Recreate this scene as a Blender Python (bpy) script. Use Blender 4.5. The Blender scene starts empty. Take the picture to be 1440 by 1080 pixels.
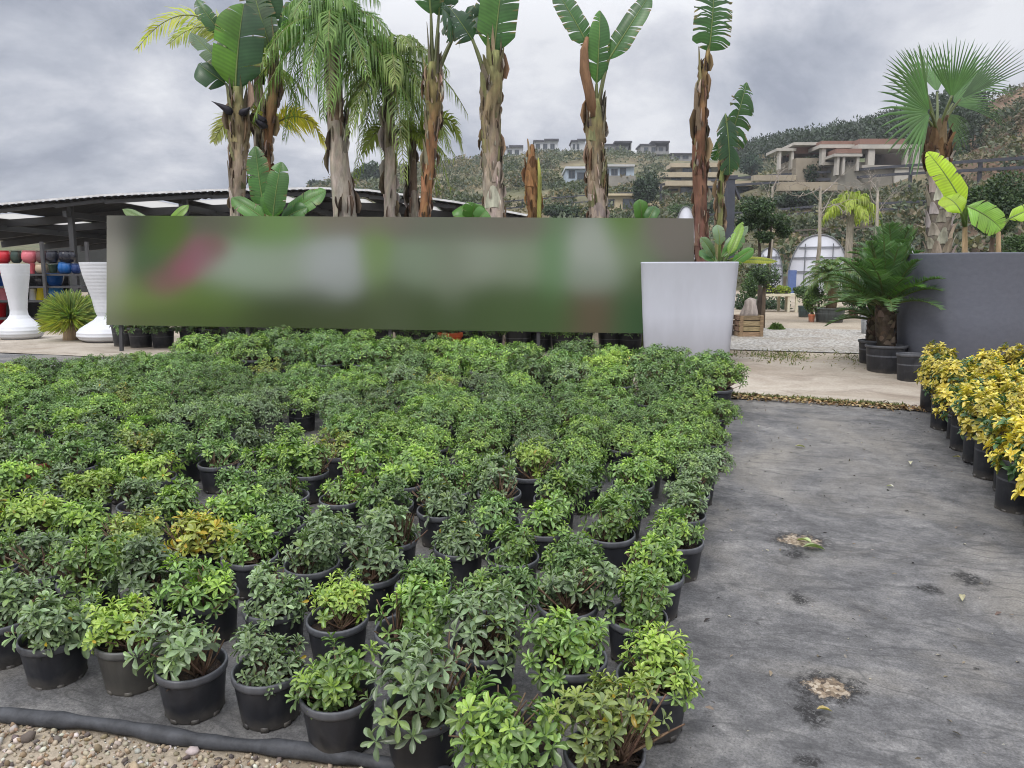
import bpy, math, random
import numpy as np
from mathutils import Vector, Matrix
random.seed(7); RNG = np.random.default_rng(7)
S = bpy.context.scene
COL = S.collection
R = math.radians
PI = math.pi
# ------------------------------------------------------------------ camera
FPX = 1088.0; PITCH = R(8.1); EYE = 1.6
cam_d = bpy.data.cameras.new("camera"); cam = bpy.data.objects.new("camera", cam_d); COL.objects.link(cam)
cam.location = (0, 0, EYE); cam.rotation_euler = (R(90) - PITCH, 0, 0)
cam_d.sensor_width = 36.0; cam_d.lens = 36.0 * FPX / 1440.0
cam_d.clip_start = 0.05; cam_d.clip_end = 3000
S.camera = cam
# ------------------------------------------------------------------ sky, sun, exposure
W = bpy.data.worlds.new("World"); S.world = W; W.use_nodes = True
SUN_EL, SUN_AZ = R(48), R(215)
def world():
    nt = W.node_tree; N = nt.nodes; L = nt.links; N.clear()
    out = N.new("ShaderNodeOutputWorld"); bg = N.new("ShaderNodeBackground"); bg.inputs[1].default_value = 0.1
    sky = N.new("ShaderNodeTexSky"); sky.sky_type = 'NISHITA'; sky.sun_disc = False
    sky.sun_elevation = SUN_EL; sky.sun_rotation = SUN_AZ
    tc = N.new("ShaderNodeTexCoord")
    # cloud deck: look direction projected on a high plane, so clouds flatten towards the horizon
    sep = N.new("ShaderNodeSeparateXYZ"); L.new(tc.outputs["Generated"], sep.inputs[0])
    zz = N.new("ShaderNodeMath"); zz.operation = 'MAXIMUM'; zz.inputs[1].default_value = 0.0; L.new(sep.outputs[2], zz.inputs[0])
    za = N.new("ShaderNodeMath"); za.operation = 'ADD'; za.inputs[1].default_value = 0.40; L.new(zz.outputs[0], za.inputs[0])
    dx = N.new("ShaderNodeMath"); dx.operation = 'DIVIDE'; L.new(sep.outputs[0], dx.inputs[0]); L.new(za.outputs[0], dx.inputs[1])
    dy = N.new("ShaderNodeMath"); dy.operation = 'DIVIDE'; L.new(sep.outputs[1], dy.inputs[0]); L.new(za.outputs[0], dy.inputs[1])
    cb = N.new("ShaderNodeCombineXYZ"); L.new(dx.outputs[0], cb.inputs[0]); L.new(dy.outputs[0], cb.inputs[1])
    def noise(scale, detail, rough, dist, off):
        mp = N.new("ShaderNodeMapping"); mp.inputs["Location"].default_value = off; L.new(cb.outputs[0], mp.inputs[0])
        n = N.new("ShaderNodeTexNoise"); n.inputs["Scale"].default_value = scale; n.inputs["Detail"].default_value = detail
        n.inputs["Roughness"].default_value = rough; n.inputs["Distortion"].default_value = dist; L.new(mp.outputs[0], n.inputs["Vector"]); return n
    n1 = noise(1.75, 10, 0.60, 0.35, (3.1, 1.7, 0)); n2 = noise(3.6, 8, 0.58, 0.2, (7.4, 2.2, 3.0))
    mx = N.new("ShaderNodeMath"); mx.operation = 'MULTIPLY_ADD'; mx.inputs[1].default_value = 0.45; L.new(n2.outputs[0], mx.inputs[0])
    m1 = N.new("ShaderNodeMath"); m1.operation = 'MULTIPLY'; m1.inputs[1].default_value = 1.0; L.new(n1.outputs[0], m1.inputs[0]); L.new(m1.outputs[0], mx.inputs[2])
    # a bluish heavier bank low on the west side, a brighter one higher
    gx = N.new("ShaderNodeMath"); gx.operation = 'MULTIPLY_ADD'; gx.inputs[1].default_value = 0.07; L.new(sep.outputs[0], gx.inputs[0]); L.new(mx.outputs[0], gx.inputs[2])
    gz_ = N.new("ShaderNodeMath"); gz_.operation = 'MULTIPLY_ADD'; gz_.inputs[1].default_value = 0.10; L.new(zz.outputs[0], gz_.inputs[0]); L.new(gx.outputs[0], gz_.inputs[2])
    wn = N.new("ShaderNodeTexNoise"); wn.inputs["Scale"].default_value = 5.0; wn.inputs["Detail"].default_value = 7; L.new(tc.outputs["Generated"], wn.inputs["Vector"])
    wv = N.new("ShaderNodeVectorMath"); wv.operation = 'MULTIPLY_ADD'; L.new(wn.outputs["Color"], wv.inputs[0]); wv.inputs[1].default_value = (.30, .30, .30); L.new(tc.outputs["Generated"], wv.inputs[2])
    tot = gz_.outputs[0]
    for (px, py, rad, amp) in ((130, 105, 260, .20), (40, -50, 240, -.24), (330, 10, 220, -.13), (100, 265, 260, -.20), (1130, 95, 180, -.07), (760, 90, 160, -.04), (960, 200, 190, .05), (620, 120, 200, .03), (1400, 20, 250, .03)):
        x = (px - 720) / 1088; y = (540 - py) / 1088; d = Vector((x, math.cos(PITCH) + y * math.sin(PITCH), y * math.cos(PITCH) - math.sin(PITCH))).normalized()
        dd = N.new("ShaderNodeVectorMath"); dd.operation = 'DISTANCE'; L.new(wv.outputs[0], dd.inputs[0]); dd.inputs[1].default_value = d + Vector((.15, .15, .15))
        mr = N.new("ShaderNodeMapRange"); mr.interpolation_type = 'SMOOTHSTEP'; mr.inputs[1].default_value = rad / 1088; mr.inputs[2].default_value = 0.0; mr.inputs[3].default_value = 0.0; mr.inputs[4].default_value = amp; L.new(dd.outputs["Value"], mr.inputs[0])
        ad = N.new("ShaderNodeMath"); ad.operation = 'ADD'; L.new(tot, ad.inputs[0]); L.new(mr.outputs[0], ad.inputs[1]); tot = ad.outputs[0]
    rp = N.new("ShaderNodeValToRGB"); L.new(tot, rp.inputs[0]); e = rp.color_ramp.elements
    e[0].position = 0.55; e[0].color = (2.8, 3.05, 3.75, 1); e[1].position = 0.86; e[1].color = (7.6, 7.7, 8.0, 1)
    k = e.new(0.66); k.color = (4.2, 4.45, 5.1, 1); k = e.new(0.74); k.color = (5.6, 5.75, 6.3, 1)
    mix = N.new("ShaderNodeMix"); mix.data_type = 'RGBA'; mix.inputs[0].default_value = 0.96
    L.new(sky.outputs[0], mix.inputs[6]); L.new(rp.outputs[0], mix.inputs[7])
    zb = N.new("ShaderNodeMapRange"); zb.inputs[1].default_value = 0.27; zb.inputs[2].default_value = 0.9; zb.inputs[3].default_value = 1.0; zb.inputs[4].default_value = 2.9; L.new(zz.outputs[0], zb.inputs[0])   # an overcast sky is brightest overhead
    sc = N.new("ShaderNodeVectorMath"); sc.operation = 'SCALE'; L.new(mix.outputs[2], sc.inputs[0]); L.new(zb.outputs[0], sc.inputs["Scale"])
    L.new(sc.outputs[0], bg.inputs[0]); L.new(bg.outputs[0], out.inputs[0])
world()
sun_d = bpy.data.lights.new("sun", 'SUN'); sun_d.energy = 1.4; sun_d.angle = R(18); sun_d.color = (1, 0.96, 0.9)
sun = bpy.data.objects.new("sun", sun_d); COL.objects.link(sun)
sd = Vector((math.sin(SUN_AZ) * math.cos(SUN_EL), math.cos(SUN_AZ) * math.cos(SUN_EL), math.sin(SUN_EL)))
sun.rotation_euler = sd.to_track_quat('Z', 'Y').to_euler(); sun.location = (0, 0, 30)
S.view_settings.view_transform = 'Standard'; S.view_settings.look = 'None'
S.view_settings.exposure = 0.2; S.view_settings.gamma = 1.0
S.render.engine = 'CYCLES'
S.cycles.use_denoising = True; S.cycles.max_bounces = 7; S.cycles.transparent_max_bounces = 6
S.cycles.filter_width = 1.05; S.cycles.caustics_reflective = False; S.cycles.caustics_refractive = False
# ------------------------------------------------------------------ coordinates
SL = math.tan(R(3.84)); YB = 8.9          # the bed rises gently to YB, then the yard is level
ZL = SL * YB
def gz(x, y):
    if y < YB - 0.5: return SL * max(y, -3)
    if y > YB + 0.5: return ZL
    t = (y - YB + 0.5); return SL * (YB - 0.5) + SL * (t - t * t / 2)
def ray(px, py):
    x = (px - 720) / FPX; y = (540 - py) / FPX
    return Vector((x, math.cos(PITCH) + y * math.sin(PITCH), y * math.cos(PITCH) - math.sin(PITCH)))
def at(px, py, Y):
    d = ray(px, py); return Vector((0, 0, EYE)) + d * (Y / d.y)
def ground(px, py):
    d = ray(px, py); t = EYE / (SL * d.y - d.z)
    if t < 0 or t * d.y > YB: t = (ZL - EYE) / d.z
    p = Vector((0, 0, EYE)) + d * t; p.z = gz(p.x, p.y); return p
def proj(p):
    y = p[1] * math.cos(PITCH) - (p[2] - EYE) * math.sin(PITCH)
    z = p[1] * math.sin(PITCH) + (p[2] - EYE) * math.cos(PITCH)
    return 720 + FPX * p[0] / y, 540 - FPX * z / y
def mpp(Y): return Y / FPX                # metres per pixel of the photo at depth Y
TH = R(18.25); UD = Vector((math.cos(TH), -math.sin(TH), 0)); VD = Vector((math.sin(TH), math.cos(TH), 0))
def B(u, v, dz=0.0):
    p = UD * u + VD * v; p.y += EYE * math.sin(R(3.84)); p.z = gz(p.x, p.y) + dz; return p
# ------------------------------------------------------------------ meshes
class M:
    def __init__(s): s.v = []; s.f = []; s.c = []; s.n = 0
    def add(s, vs, fs, col=(1, 1, 1), mid=None):
        vs = np.asarray(vs, float).reshape(-1, 3); n = len(vs)
        s.v.append(vs)
        for f in fs: s.f.append([i + s.n for i in f])
        c = np.empty((n, 4)); col = np.asarray(col, float)
        if col.ndim == 1: c[:, :3] = col[:3]
        else: c[:, :3] = col[:, :3]
        c[:, 3] = 0 if mid is None else mid
        s.c.append(c); s.n += n
    def build(s, name, mat, parent=None, smooth=True):
        me = s.mesh(name, mat, smooth); return link(name, me, parent)
    def mesh(s, name, mat, smooth=True):
        me = bpy.data.meshes.new(name)
        me.from_pydata(np.concatenate(s.v).tolist() if s.v else [], [], s.f)
        a = me.color_attributes.new("tint", 'FLOAT_COLOR', 'POINT')
        if s.c: a.data.foreach_set("color", np.concatenate(s.c).ravel().astype(np.float32))
        if smooth: me.polygons.foreach_set("use_smooth", [True] * len(me.polygons))
        me.materials.append(mat); me.update(); return me
def link(name, me, parent=None, loc=None):
    o = bpy.data.objects.new(name, me); COL.objects.link(o)
    if parent is not None: o.parent = parent
    if loc is not None: o.location = loc
    return o
def tag(o, label=None, cat=None, group=None, kind=None):
    if label: o["label"] = label
    if cat: o["category"] = cat
    if group: o["group"] = group
    if kind: o["kind"] = kind
    return o
def thing(name, label, cat, loc=(0, 0, 0), rz=0.0, group=None):
    o = bpy.data.objects.new(name, None); COL.objects.link(o); o.location = loc; o.rotation_euler = (0, 0, rz)
    o.empty_display_size = 0.1; return tag(o, label, cat, group)
def V3(a): return np.array([a[0], a[1], a[2]], float)
def nrm(a):
    a = np.asarray(a, float); l = np.linalg.norm(a); return a / l if l > 1e-9 else np.array([0, 0, 1.0])
def box(m, x0, x1, y0, y1, z0, z1, col=(1, 1, 1), ax=None, o=None):
    v = np.array([(x, y, z) for x in (x0, x1) for y in (y0, y1) for z in (z0, z1)], float)
    if ax is not None: v = v @ np.array(ax)
    if o is not None: v = v + V3(o)
    m.add(v, [(0, 1, 3, 2), (4, 6, 7, 5), (0, 4, 5, 1), (2, 3, 7, 6), (0, 2, 6, 4), (1, 5, 7, 3)], col)
def bar(m, p, q, w, h=None, col=(1, 1, 1), up=(0, 0, 1)):
    p = V3(p); q = V3(q); d = q - p; L = np.linalg.norm(d); d = d / L; h = h or w
    x = np.cross(d, up); x = nrm(x) if np.linalg.norm(x) > 1e-4 else np.array([1.0, 0, 0]); z = np.cross(x, d)
    box(m, -w / 2, w / 2, 0, L, -h / 2, h / 2, col, (x, d, z), p)
def tube(m, pts, rad, n=8, col=(1, 1, 1), cap=True, jit=0.0, rng=None):
    P = [V3(p) for p in pts]; k = len(P); vs = []; x = None
    cols = np.asarray(col, float); cc = []
    for i in range(k):
        d = nrm(P[min(i + 1, k - 1)] - P[max(i - 1, 0)])
        if x is None: x = nrm(np.cross(d, (0.3, 0.9, 0.1) if abs(d[1]) < 0.9 else (1, 0, 0)))
        x = nrm(x - d * (x @ d)); y = np.cross(d, x); r = rad[i] if hasattr(rad, '__len__') else rad
        for j in range(n):
            a = 2 * PI * j / n; rr = r * (1 + (jit * (rng.random() - .5) if jit else 0))
            vs.append(P[i] + rr * (math.cos(a) * x + math.sin(a) * y)); cc.append(cols if cols.ndim == 1 else cols[i])
    fs = [(i * n + j, i * n + (j + 1) % n, (i + 1) * n + (j + 1) % n, (i + 1) * n + j) for i in range(k - 1) for j in range(n)]
    if cap: fs += [tuple(reversed(range(n))), tuple((k - 1) * n + j for j in range(n))]
    m.add(vs, fs, np.array(cc))
def lathe(m, prof, n=28, col=(1, 1, 1), o=(0, 0, 0), capb=True, capt=False, sq=0.0):
    if sq:
        prof0 = prof; vs = []; k = len(prof)
        for r, z in prof:
            for j in range(n):
                a = 2 * PI * j / n; c, s_ = math.cos(a), math.sin(a); q = r / (abs(c) ** sq + abs(s_) ** sq) ** (1 / sq); b = a - .21; vs.append((o[0] + q * math.cos(b), o[1] + q * math.sin(b), o[2] + z))
        m.add(vs, [(i * n + j, i * n + (j + 1) % n, (i + 1) * n + (j + 1) % n, (i + 1) * n + j) for i in range(k - 1) for j in range(n)] + ([tuple(reversed(range(n)))] if capb else []), col); return
    vs = []; k = len(prof)
    for r, z in prof:
        for j in range(n):
            a = 2 * PI * j / n; vs.append((o[0] + r * math.cos(a), o[1] + r * math.sin(a), o[2] + z))
    fs = [(i * n + j, i * n + (j + 1) % n, (i + 1) * n + (j + 1) % n, (i + 1) * n + j) for i in range(k - 1) for j in range(n)]
    if capb: fs.append(tuple(reversed(range(n))))
    if capt: fs.append(tuple((k - 1) * n + j for j in range(n)))
    m.add(vs, fs, col)
def bez(p0, p1, p2, n):
    p0, p1, p2 = V3(p0), V3(p1), V3(p2)
    return [(1 - t) ** 2 * p0 + 2 * t * (1 - t) * p1 + t * t * p2 for t in np.linspace(0, 1, n)]
# ------------------------------------------------------------------ materials
def mat(name):
    m = bpy.data.materials.new(name); m.use_nodes = True; nt = m.node_tree; b = nt.nodes["Principled BSDF"]; return m, nt, nt.nodes, nt.links, b
def nz(N, L, vec, scale, detail=6, rough=0.6, dist=0.0, sc=None):
    if sc is not None:
        mp = N.new("ShaderNodeMapping"); mp.inputs["Scale"].default_value = sc; L.new(vec, mp.inputs[0]); vec = mp.outputs[0]
    n = N.new("ShaderNodeTexNoise"); n.inputs["Scale"].default_value = scale; n.inputs["Detail"].default_value = detail
    n.inputs["Roughness"].default_value = rough; n.inputs["Distortion"].default_value = dist; L.new(vec, n.inputs["Vector"]); return n.outputs[0]
def ramp(N, L, src, stops):
    r = N.new("ShaderNodeValToRGB"); L.new(src, r.inputs[0]); e = r.color_ramp.elements
    while len(e) < len(stops): e.new(0.5)
    for i, (p, c) in enumerate(stops):
        e[i].position = p; e[i].color = (*c, 1) if hasattr(c, '__len__') else (c, c, c, 1)
    return r.outputs[0]
def mixc(N, L, a, b, fac, mode='MIX'):
    m = N.new("ShaderNodeMix"); m.data_type = 'RGBA'; m.blend_type = mode
    for i, s in ((0, fac), (6, a), (7, b)):
        if hasattr(s, 'is_linked') or hasattr(s, 'links'): L.new(s, m.inputs[i])
        elif i == 0: m.inputs[0].default_value = s
        else: m.inputs[i].default_value = (*s, 1) if len(s) == 3 else s
    return m.outputs[2]
def bump(N, L, b, h, strength=0.4, dist=0.02):
    u = N.new("ShaderNodeBump"); u.inputs["Strength"].default_value = strength; u.inputs["Distance"].default_value = dist
    L.new(h, u.inputs["Height"]); L.new(u.outputs[0], b.inputs["Normal"]); return u
def attr(N):
    a = N.new("ShaderNodeAttribute"); a.attribute_name = "tint"; return a
def leaf_mat(name, rough=0.42, trans=0.25, var=0.35, mid=0.45, nscale=40):
    m, nt, N, L, b = mat(name); a = attr(N); oi = N.new("ShaderNodeObjectInfo"); tc = N.new("ShaderNodeTexCoord")
    hsv = N.new("ShaderNodeHueSaturation"); L.new(a.outputs["Color"], hsv.inputs["Color"])
    mr = N.new("ShaderNodeMapRange"); mr.inputs[3].default_value = 1 - var / 2; mr.inputs[4].default_value = 1 + var / 2; L.new(oi.outputs["Random"], mr.inputs[0]); L.new(mr.outputs[0], hsv.inputs["Value"])
    n = nz(N, L, tc.outputs["Object"], nscale, 3); c = mixc(N, L, hsv.outputs[0], ramp(N, L, n, [(0.3, 0.72), (0.7, 1.25)]), 1.0, 'MULTIPLY')
    r = ramp(N, L, a.outputs["Alpha"], [(0.82, 0.0), (1.0, mid)])
    c2 = mixc(N, L, c, mixc(N, L, c, (0.30, 0.36, 0.16), 0.55), r)
    L.new(c2, b.inputs["Base Color"]); b.inputs["Roughness"].default_value = rough
    t = N.new("ShaderNodeBsdfTranslucent"); L.new(mixc(N, L, c2, (1.0, 1.25, 0.45), 1.0, 'MULTIPLY'), t.inputs[0])
    ms = N.new("ShaderNodeMixShader"); ms.inputs[0].default_value = trans; L.new(b.outputs[0], ms.inputs[1]); L.new(t.outputs[0], ms.inputs[2])
    L.new(ms.outputs[0], N["Material Output"].inputs[0]); return m
def tint_mat(name, rough=0.8, nscale=8, lo=0.6, hi=1.3, sc=None, bst=0.5, bd=0.01, spec=0.3, metal=0.0, detail=8, var=0.0):
    """base colour from the object's own colour attribute, broken up by noise"""
    m, nt, N, L, b = mat(name); a = attr(N); tc = N.new("ShaderNodeTexCoord"); n = nz(N, L, tc.outputs["Object"], nscale, detail, 0.65, 0.2, sc)
    c = mixc(N, L, a.outputs["Color"], ramp(N, L, n, [(0.28, lo), (0.72, hi)]), 1.0, 'MULTIPLY')
    if var:
        oi = N.new("ShaderNodeObjectInfo"); mr = N.new("ShaderNodeMapRange"); mr.inputs[3].default_value = 1 - var; mr.inputs[4].default_value = 1 + var; L.new(oi.outputs["Random"], mr.inputs[0])
        h = N.new("ShaderNodeHueSaturation"); L.new(c, h.inputs["Color"]); L.new(mr.outputs[0], h.inputs["Value"]); c = h.outputs[0]
    L.new(c, b.inputs["Base Color"]); b.inputs["Roughness"].default_value = rough; b.inputs["Specular IOR Level"].default_value = spec; b.inputs["Metallic"].default_value = metal
    if bst: bump(N, L, b, n, bst, bd)
    return m
LEAF = leaf_mat("shrub_leaf", 0.31, 0.2, 0.5); PALM = leaf_mat("palm_leaf", 0.45, 0.3, 0.1, 0.3, 3); PADDLE = leaf_mat("paddle_leaf", 0.36, 0.35, 0.0, 0.7, 2.5)
FAR_LEAF = leaf_mat("far_leaf", 0.6, 0.2, 0.2, 0.0, 1.2)
BARK = tint_mat("bark", 0.9, 14, 0.45, 1.45, (1, 1, 0.22), 0.9, 0.02)
TWIG = tint_mat("twig", 0.85, 60, 0.7, 1.3)
STONE = tint_mat("stone", 0.85, 30, 0.7, 1.25, None, 0.3, 0.004, var=0.0)
PAINT = tint_mat("painted", 0.5, 6, 0.85, 1.1, None, 0.0)
WALLM = tint_mat("render_wall", 0.85, 0.7, 0.82, 1.1, None, 0.2, 0.02)
METAL = tint_mat("dark_steel", 0.5, 5, 0.8, 1.2, None, 0.0, spec=0.5)
WOOD = tint_mat("weathered_wood", 0.8, 9, 0.5, 1.35, (1, 1, 7), 0.5, 0.006)
GLAZE = tint_mat("glazed_ceramic", 0.18, 12, 0.9, 1.08, None, 0.0, spec=0.6)
def glass_mat():
    m, nt, N, L, b = mat("window_glass"); b.inputs["Base Color"].default_value = (0.05, 0.065, 0.08, 1); b.inputs["Roughness"].default_value = 0.12; b.inputs["Specular IOR Level"].default_value = 0.7; return m
GLASS = glass_mat()
def pot_mat():
    m, nt, N, L, b = mat("black_plastic"); tc = N.new("ShaderNodeTexCoord"); oi = N.new("ShaderNodeObjectInfo")
    add = N.new("ShaderNodeVectorMath"); add.operation = 'ADD'; L.new(tc.outputs["Object"], add.inputs[0]); L.new(oi.outputs["Location"], add.inputs[1])
    n = nz(N, L, add.outputs[0], 9, 8, 0.65, 0.4); n2 = nz(N, L, add.outputs[0], 22, 4, 0.6, 0, (1, 1, 0.12))
    a = attr(N); sep = N.new("ShaderNodeSeparateXYZ"); L.new(tc.outputs["Object"], sep.inputs[0])
    low = N.new("ShaderNodeMapRange"); low.inputs[1].default_value = 0.10; low.inputs[2].default_value = 0.0; L.new(sep.outputs[2], low.inputs[0])   # dried mud splashed round the foot
    md = N.new("ShaderNodeMath"); md.operation = 'MULTIPLY'; L.new(low.outputs[0], md.inputs[0]); L.new(n, md.inputs[1])
    mm = ramp(N, L, md.outputs[0], [(0.22, 0.0), (0.55, 0.7)])
    base = mixc(N, L, a.outputs["Color"], ramp(N, L, n2, [(0.3, 0.7), (0.75, 1.5)]), 1.0, 'MULTIPLY')
    dust = mixc(N, L, base, (0.12, 0.12, 0.125), ramp(N, L, n, [(0.5, 0.0), (0.8, 0.4)]))
    c = mixc(N, L, dust, (0.13, 0.115, 0.095), mm)
    L.new(c, b.inputs["Base Color"]); L.new(ramp(N, L, n, [(0.3, 0.38), (0.7, 0.6)]), b.inputs["Roughness"]); return m
POT = pot_mat()
def soil_mat():
    m, nt, N, L, b = mat("potting_soil"); tc = N.new("ShaderNodeTexCoord"); n = nz(N, L, tc.outputs["Object"], 60, 6, 0.7); 
    c = ramp(N, L, n, [(0.3, (0.012, 0.008, 0.006)), (0.55, (0.05, 0.032, 0.022)), (0.72, (0.13, 0.085, 0.055))]); L.new(c, b.inputs["Base Color"]); b.inputs["Roughness"].default_value = 0.95
    bump(N, L, b, n, 1.0, 0.02); return m
SOIL = soil_mat()
# ------------------------------------------------------------------ ground, mat, concrete, gravel, hills
def m_dirt():
    m, nt, N, L, b = mat("yard_dirt"); g = N.new("ShaderNodeNewGeometry"); p = g.outputs["Position"]
    n = nz(N, L, p, 0.5, 8, 0.65); n2 = nz(N, L, p, 30, 5, 0.7); v = N.new("ShaderNodeTexVoronoi"); v.inputs["Scale"].default_value = 38; L.new(p, v.inputs["Vector"])
    c = ramp(N, L, n, [(0.35, (0.25, 0.20, 0.14)), (0.65, (0.42, 0.36, 0.28))]); c = mixc(N, L, c, ramp(N, L, n2, [(0.3, 0.7), (0.7, 1.2)]), 1.0, 'MULTIPLY')
    c = mixc(N, L, c, v.outputs["Distance"], 0.15, 'OVERLAY'); L.new(c, b.inputs["Base Color"]); b.inputs["Roughness"].default_value = 0.95; bump(N, L, b, n2, 0.6, 0.02); return m
def m_gravel():
    m, nt, N, L, b = mat("white_gravel"); g = N.new("ShaderNodeNewGeometry"); p = g.outputs["Position"]
    v = N.new("ShaderNodeTexVoronoi"); v.inputs["Scale"].default_value = 30; L.new(p, v.inputs["Vector"]); n = nz(N, L, p, 1.3, 6, 0.6)
    hs = N.new("ShaderNodeSeparateColor"); L.new(v.outputs["Color"], hs.inputs[0])
    c = ramp(N, L, hs.outputs[0], [(0.0, (0.27, 0.24, 0.20)), (0.45, (0.47, 0.44, 0.39)), (1.0, (0.66, 0.64, 0.60))])
    c = mixc(N, L, c, (0.34, 0.28, 0.20), ramp(N, L, n, [(0.5, 0.0), (0.75, 0.7)])); 
    c = mixc(N, L, c, ramp(N, L, v.outputs["Distance"], [(0.2, 1.0), (0.75, 0.55)]), 1.0, 'MULTIPLY')
    L.new(c, b.inputs["Base Color"]); b.inputs["Roughness"].default_value = 0.9; bump(N, L, b, v.outputs["Distance"], 0.8, -0.03); return m
def m_concrete():
    m, nt, N, L, b = mat("old_concrete"); g = N.new("ShaderNodeNewGeometry"); p = g.outputs["Position"]
    mp = N.new("ShaderNodeMapping"); mp.inputs["Rotation"].default_value = (0, 0, TH); L.new(p, mp.inputs[0])
    n = nz(N, L, mp.outputs[0], 1.2, 9, 0.65, 0.6, (0.8, 1.3, 1)); n2 = nz(N, L, p, 45, 5, 0.7); n3 = nz(N, L, mp.outputs[0], 2.4, 8, 0.7, 0.8, (0.7, 1.3, 1))
    c = ramp(N, L, n, [(0.3, (0.25, 0.20, 0.15)), (0.52, (0.38, 0.33, 0.27)), (0.72, (0.50, 0.45, 0.38))])
    c = mixc(N, L, c, (0.17, 0.13, 0.10), ramp(N, L, n3, [(0.52, 0.0), (0.72, 0.75)])); c = mixc(N, L, c, ramp(N, L, n2, [(0.3, 0.8), (0.7, 1.12)]), 1.0, 'MULTIPLY')
    L.new(c, b.inputs["Base Color"]); b.inputs["Roughness"].default_value = 0.9; bump(N, L, b, n2, 0.35, 0.01); return m
def m_mat():
    """woven black ground cloth: weave, dust in streaks across the roll, scuffs, and a few worn-through patches"""
    m, nt, N, L, b = mat("woven_ground_cloth"); g = N.new("ShaderNodeNewGeometry")
    mp = N.new("ShaderNodeMapping"); mp.vector_type = 'POINT'; mp.inputs["Rotation"].default_value = (0, 0, TH); L.new(g.outputs["Position"], mp.inputs[0]); p = mp.outputs[0]   # p.x = across the path, p.y = along it
    st = nz(N, L, p, 4.2, 12, 0.72, 0.25, (1, 1.2, 1)); st2 = nz(N, L, p, 20.0, 9, 0.78, 0.2, (0.8, 1.3, 1)); fold = nz(N, L, p, 1.6, 3, 0.5, 0.3, (0.6, 2.4, 1)); big = nz(N, L, p, 0.9, 7, 0.62, 0.7); fine = nz(N, L, p, 120, 3, 0.7); sc = nz(N, L, p, 4.5, 9, 0.72, 1.4, (1, 1.5, 1))
    w = N.new("ShaderNodeTexWave"); w.bands_direction = 'Y'; w.inputs["Scale"].default_value = 95; w.inputs["Distortion"].default_value = 1.2; L.new(p, w.inputs["Vector"])
    w2 = N.new("ShaderNodeTexWave"); w2.bands_direction = 'X'; w2.inputs["Scale"].default_value = 120; w2.inputs["Distortion"].default_value = 1.0; L.new(p, w2.inputs["Vector"])
    c = ramp(N, L, st, [(0.30, (0.064, 0.063, 0.065)), (0.5, (0.130, 0.128, 0.129)), (0.72, (0.245, 0.238, 0.230))])
    c = mixc(N, L, c, ramp(N, L, st2, [(0.30, 0.62), (0.5, 1.0), (0.72, 1.40)]), 1.0, 'MULTIPLY')
    c = mixc(N, L, c, (0.30, 0.275, 0.235), ramp(N, L, big, [(0.47, 0.0), (0.72, 0.7)]))
    c = mixc(N, L, c, (0.028, 0.027, 0.027), ramp(N, L, sc, [(0.64, 0.0), (0.74, 0.8)]))
    c = mixc(N, L, c, ramp(N, L, fine, [(0.25, 0.55), (0.75, 1.45)]), 1.0, 'MULTIPLY')
    ww = N.new("ShaderNodeMath"); ww.operation = 'MULTIPLY'; L.new(w.outputs["Fac"], ww.inputs[0]); L.new(w2.outputs["Fac"], ww.inputs[1])
    c = mixc(N, L, c, ramp(N, L, ww.outputs[0], [(0.0, 0.82), (1.0, 1.25)]), 1.0, 'MULTIPLY')
    c = mixc(N, L, c, (.05, .05, .052), ramp(N, L, fold, [(0.0, 0.0), (0.488, 0.0), (0.50, 0.55), (0.512, 0.0), (1.0, 0.0)]))  # fold lines only darken the colour: crease shade painted in
    # worn-through patches: torn dark ring, gravel showing inside
    wob = nz(N, L, g.outputs["Position"], 22, 6, 0.7); v = N.new("ShaderNodeTexVoronoi"); v.inputs["Scale"].default_value = 75; L.new(g.outputs["Position"], v.inputs["Vector"])
    gs = N.new("ShaderNodeSeparateColor"); L.new(v.outputs["Color"], gs.inputs[0]); grav = ramp(N, L, gs.outputs[0], [(0.0, (0.06, 0.042, 0.03)), (0.5, (0.22, 0.165, 0.11)), (1.0, (0.42, 0.36, 0.28))])
    for (px, py, rx, ry, inner) in ((1165, 975, 36, 17, 1), (1140, 1008, 26, 26, 0), (1125, 765, 30, 10, 1), (1118, 785, 20, 9, 0), (1125, 848, 16, 12, 0), (1310, 835, 17, 8, 0), (1362, 820, 22, 16, 0), (1140, 1078, 24, 12, 0)):
        c0 = ground(px, py); cx = ground(px + rx, py); cy = ground(px, py - ry)
        sub = N.new("ShaderNodeVectorMath"); sub.operation = 'SUBTRACT'; L.new(g.outputs["Position"], sub.inputs[0]); sub.inputs[1].default_value = c0
        mul = N.new("ShaderNodeVectorMath"); mul.operation = 'MULTIPLY'; L.new(sub.outputs[0], mul.inputs[0]); mul.inputs[1].default_value = (1 / abs(cx.x - c0.x), 1 / abs(cy.y - c0.y), 0)
        ln = N.new("ShaderNodeVectorMath"); ln.operation = 'LENGTH'; L.new(mul.outputs[0], ln.inputs[0])
        ad = N.new("ShaderNodeMath"); ad.operation = 'MULTIPLY_ADD'; ad.inputs[1].default_value = 2.4; L.new(wob, ad.inputs[0]); L.new(ln.outputs["Value"], ad.inputs[2])
        rag = ramp(N, L, nz(N, L, g.outputs['Position'], 55 if inner else 38, 5, 0.8, 1.5), [(0.40, 0.0), (0.50, 1.0)])
        mk = N.new('ShaderNodeMath'); mk.operation = 'MULTIPLY'; L.new(rag, mk.inputs[0]); L.new(ramp_abs(N, L, ad.outputs[0], 1.62 if not inner else 2.18, 2.3 if not inner else 2.75, 0.95), mk.inputs[1]); c = mixc(N, L, c, (0.012, 0.011, 0.011), mk.outputs[0])
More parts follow.
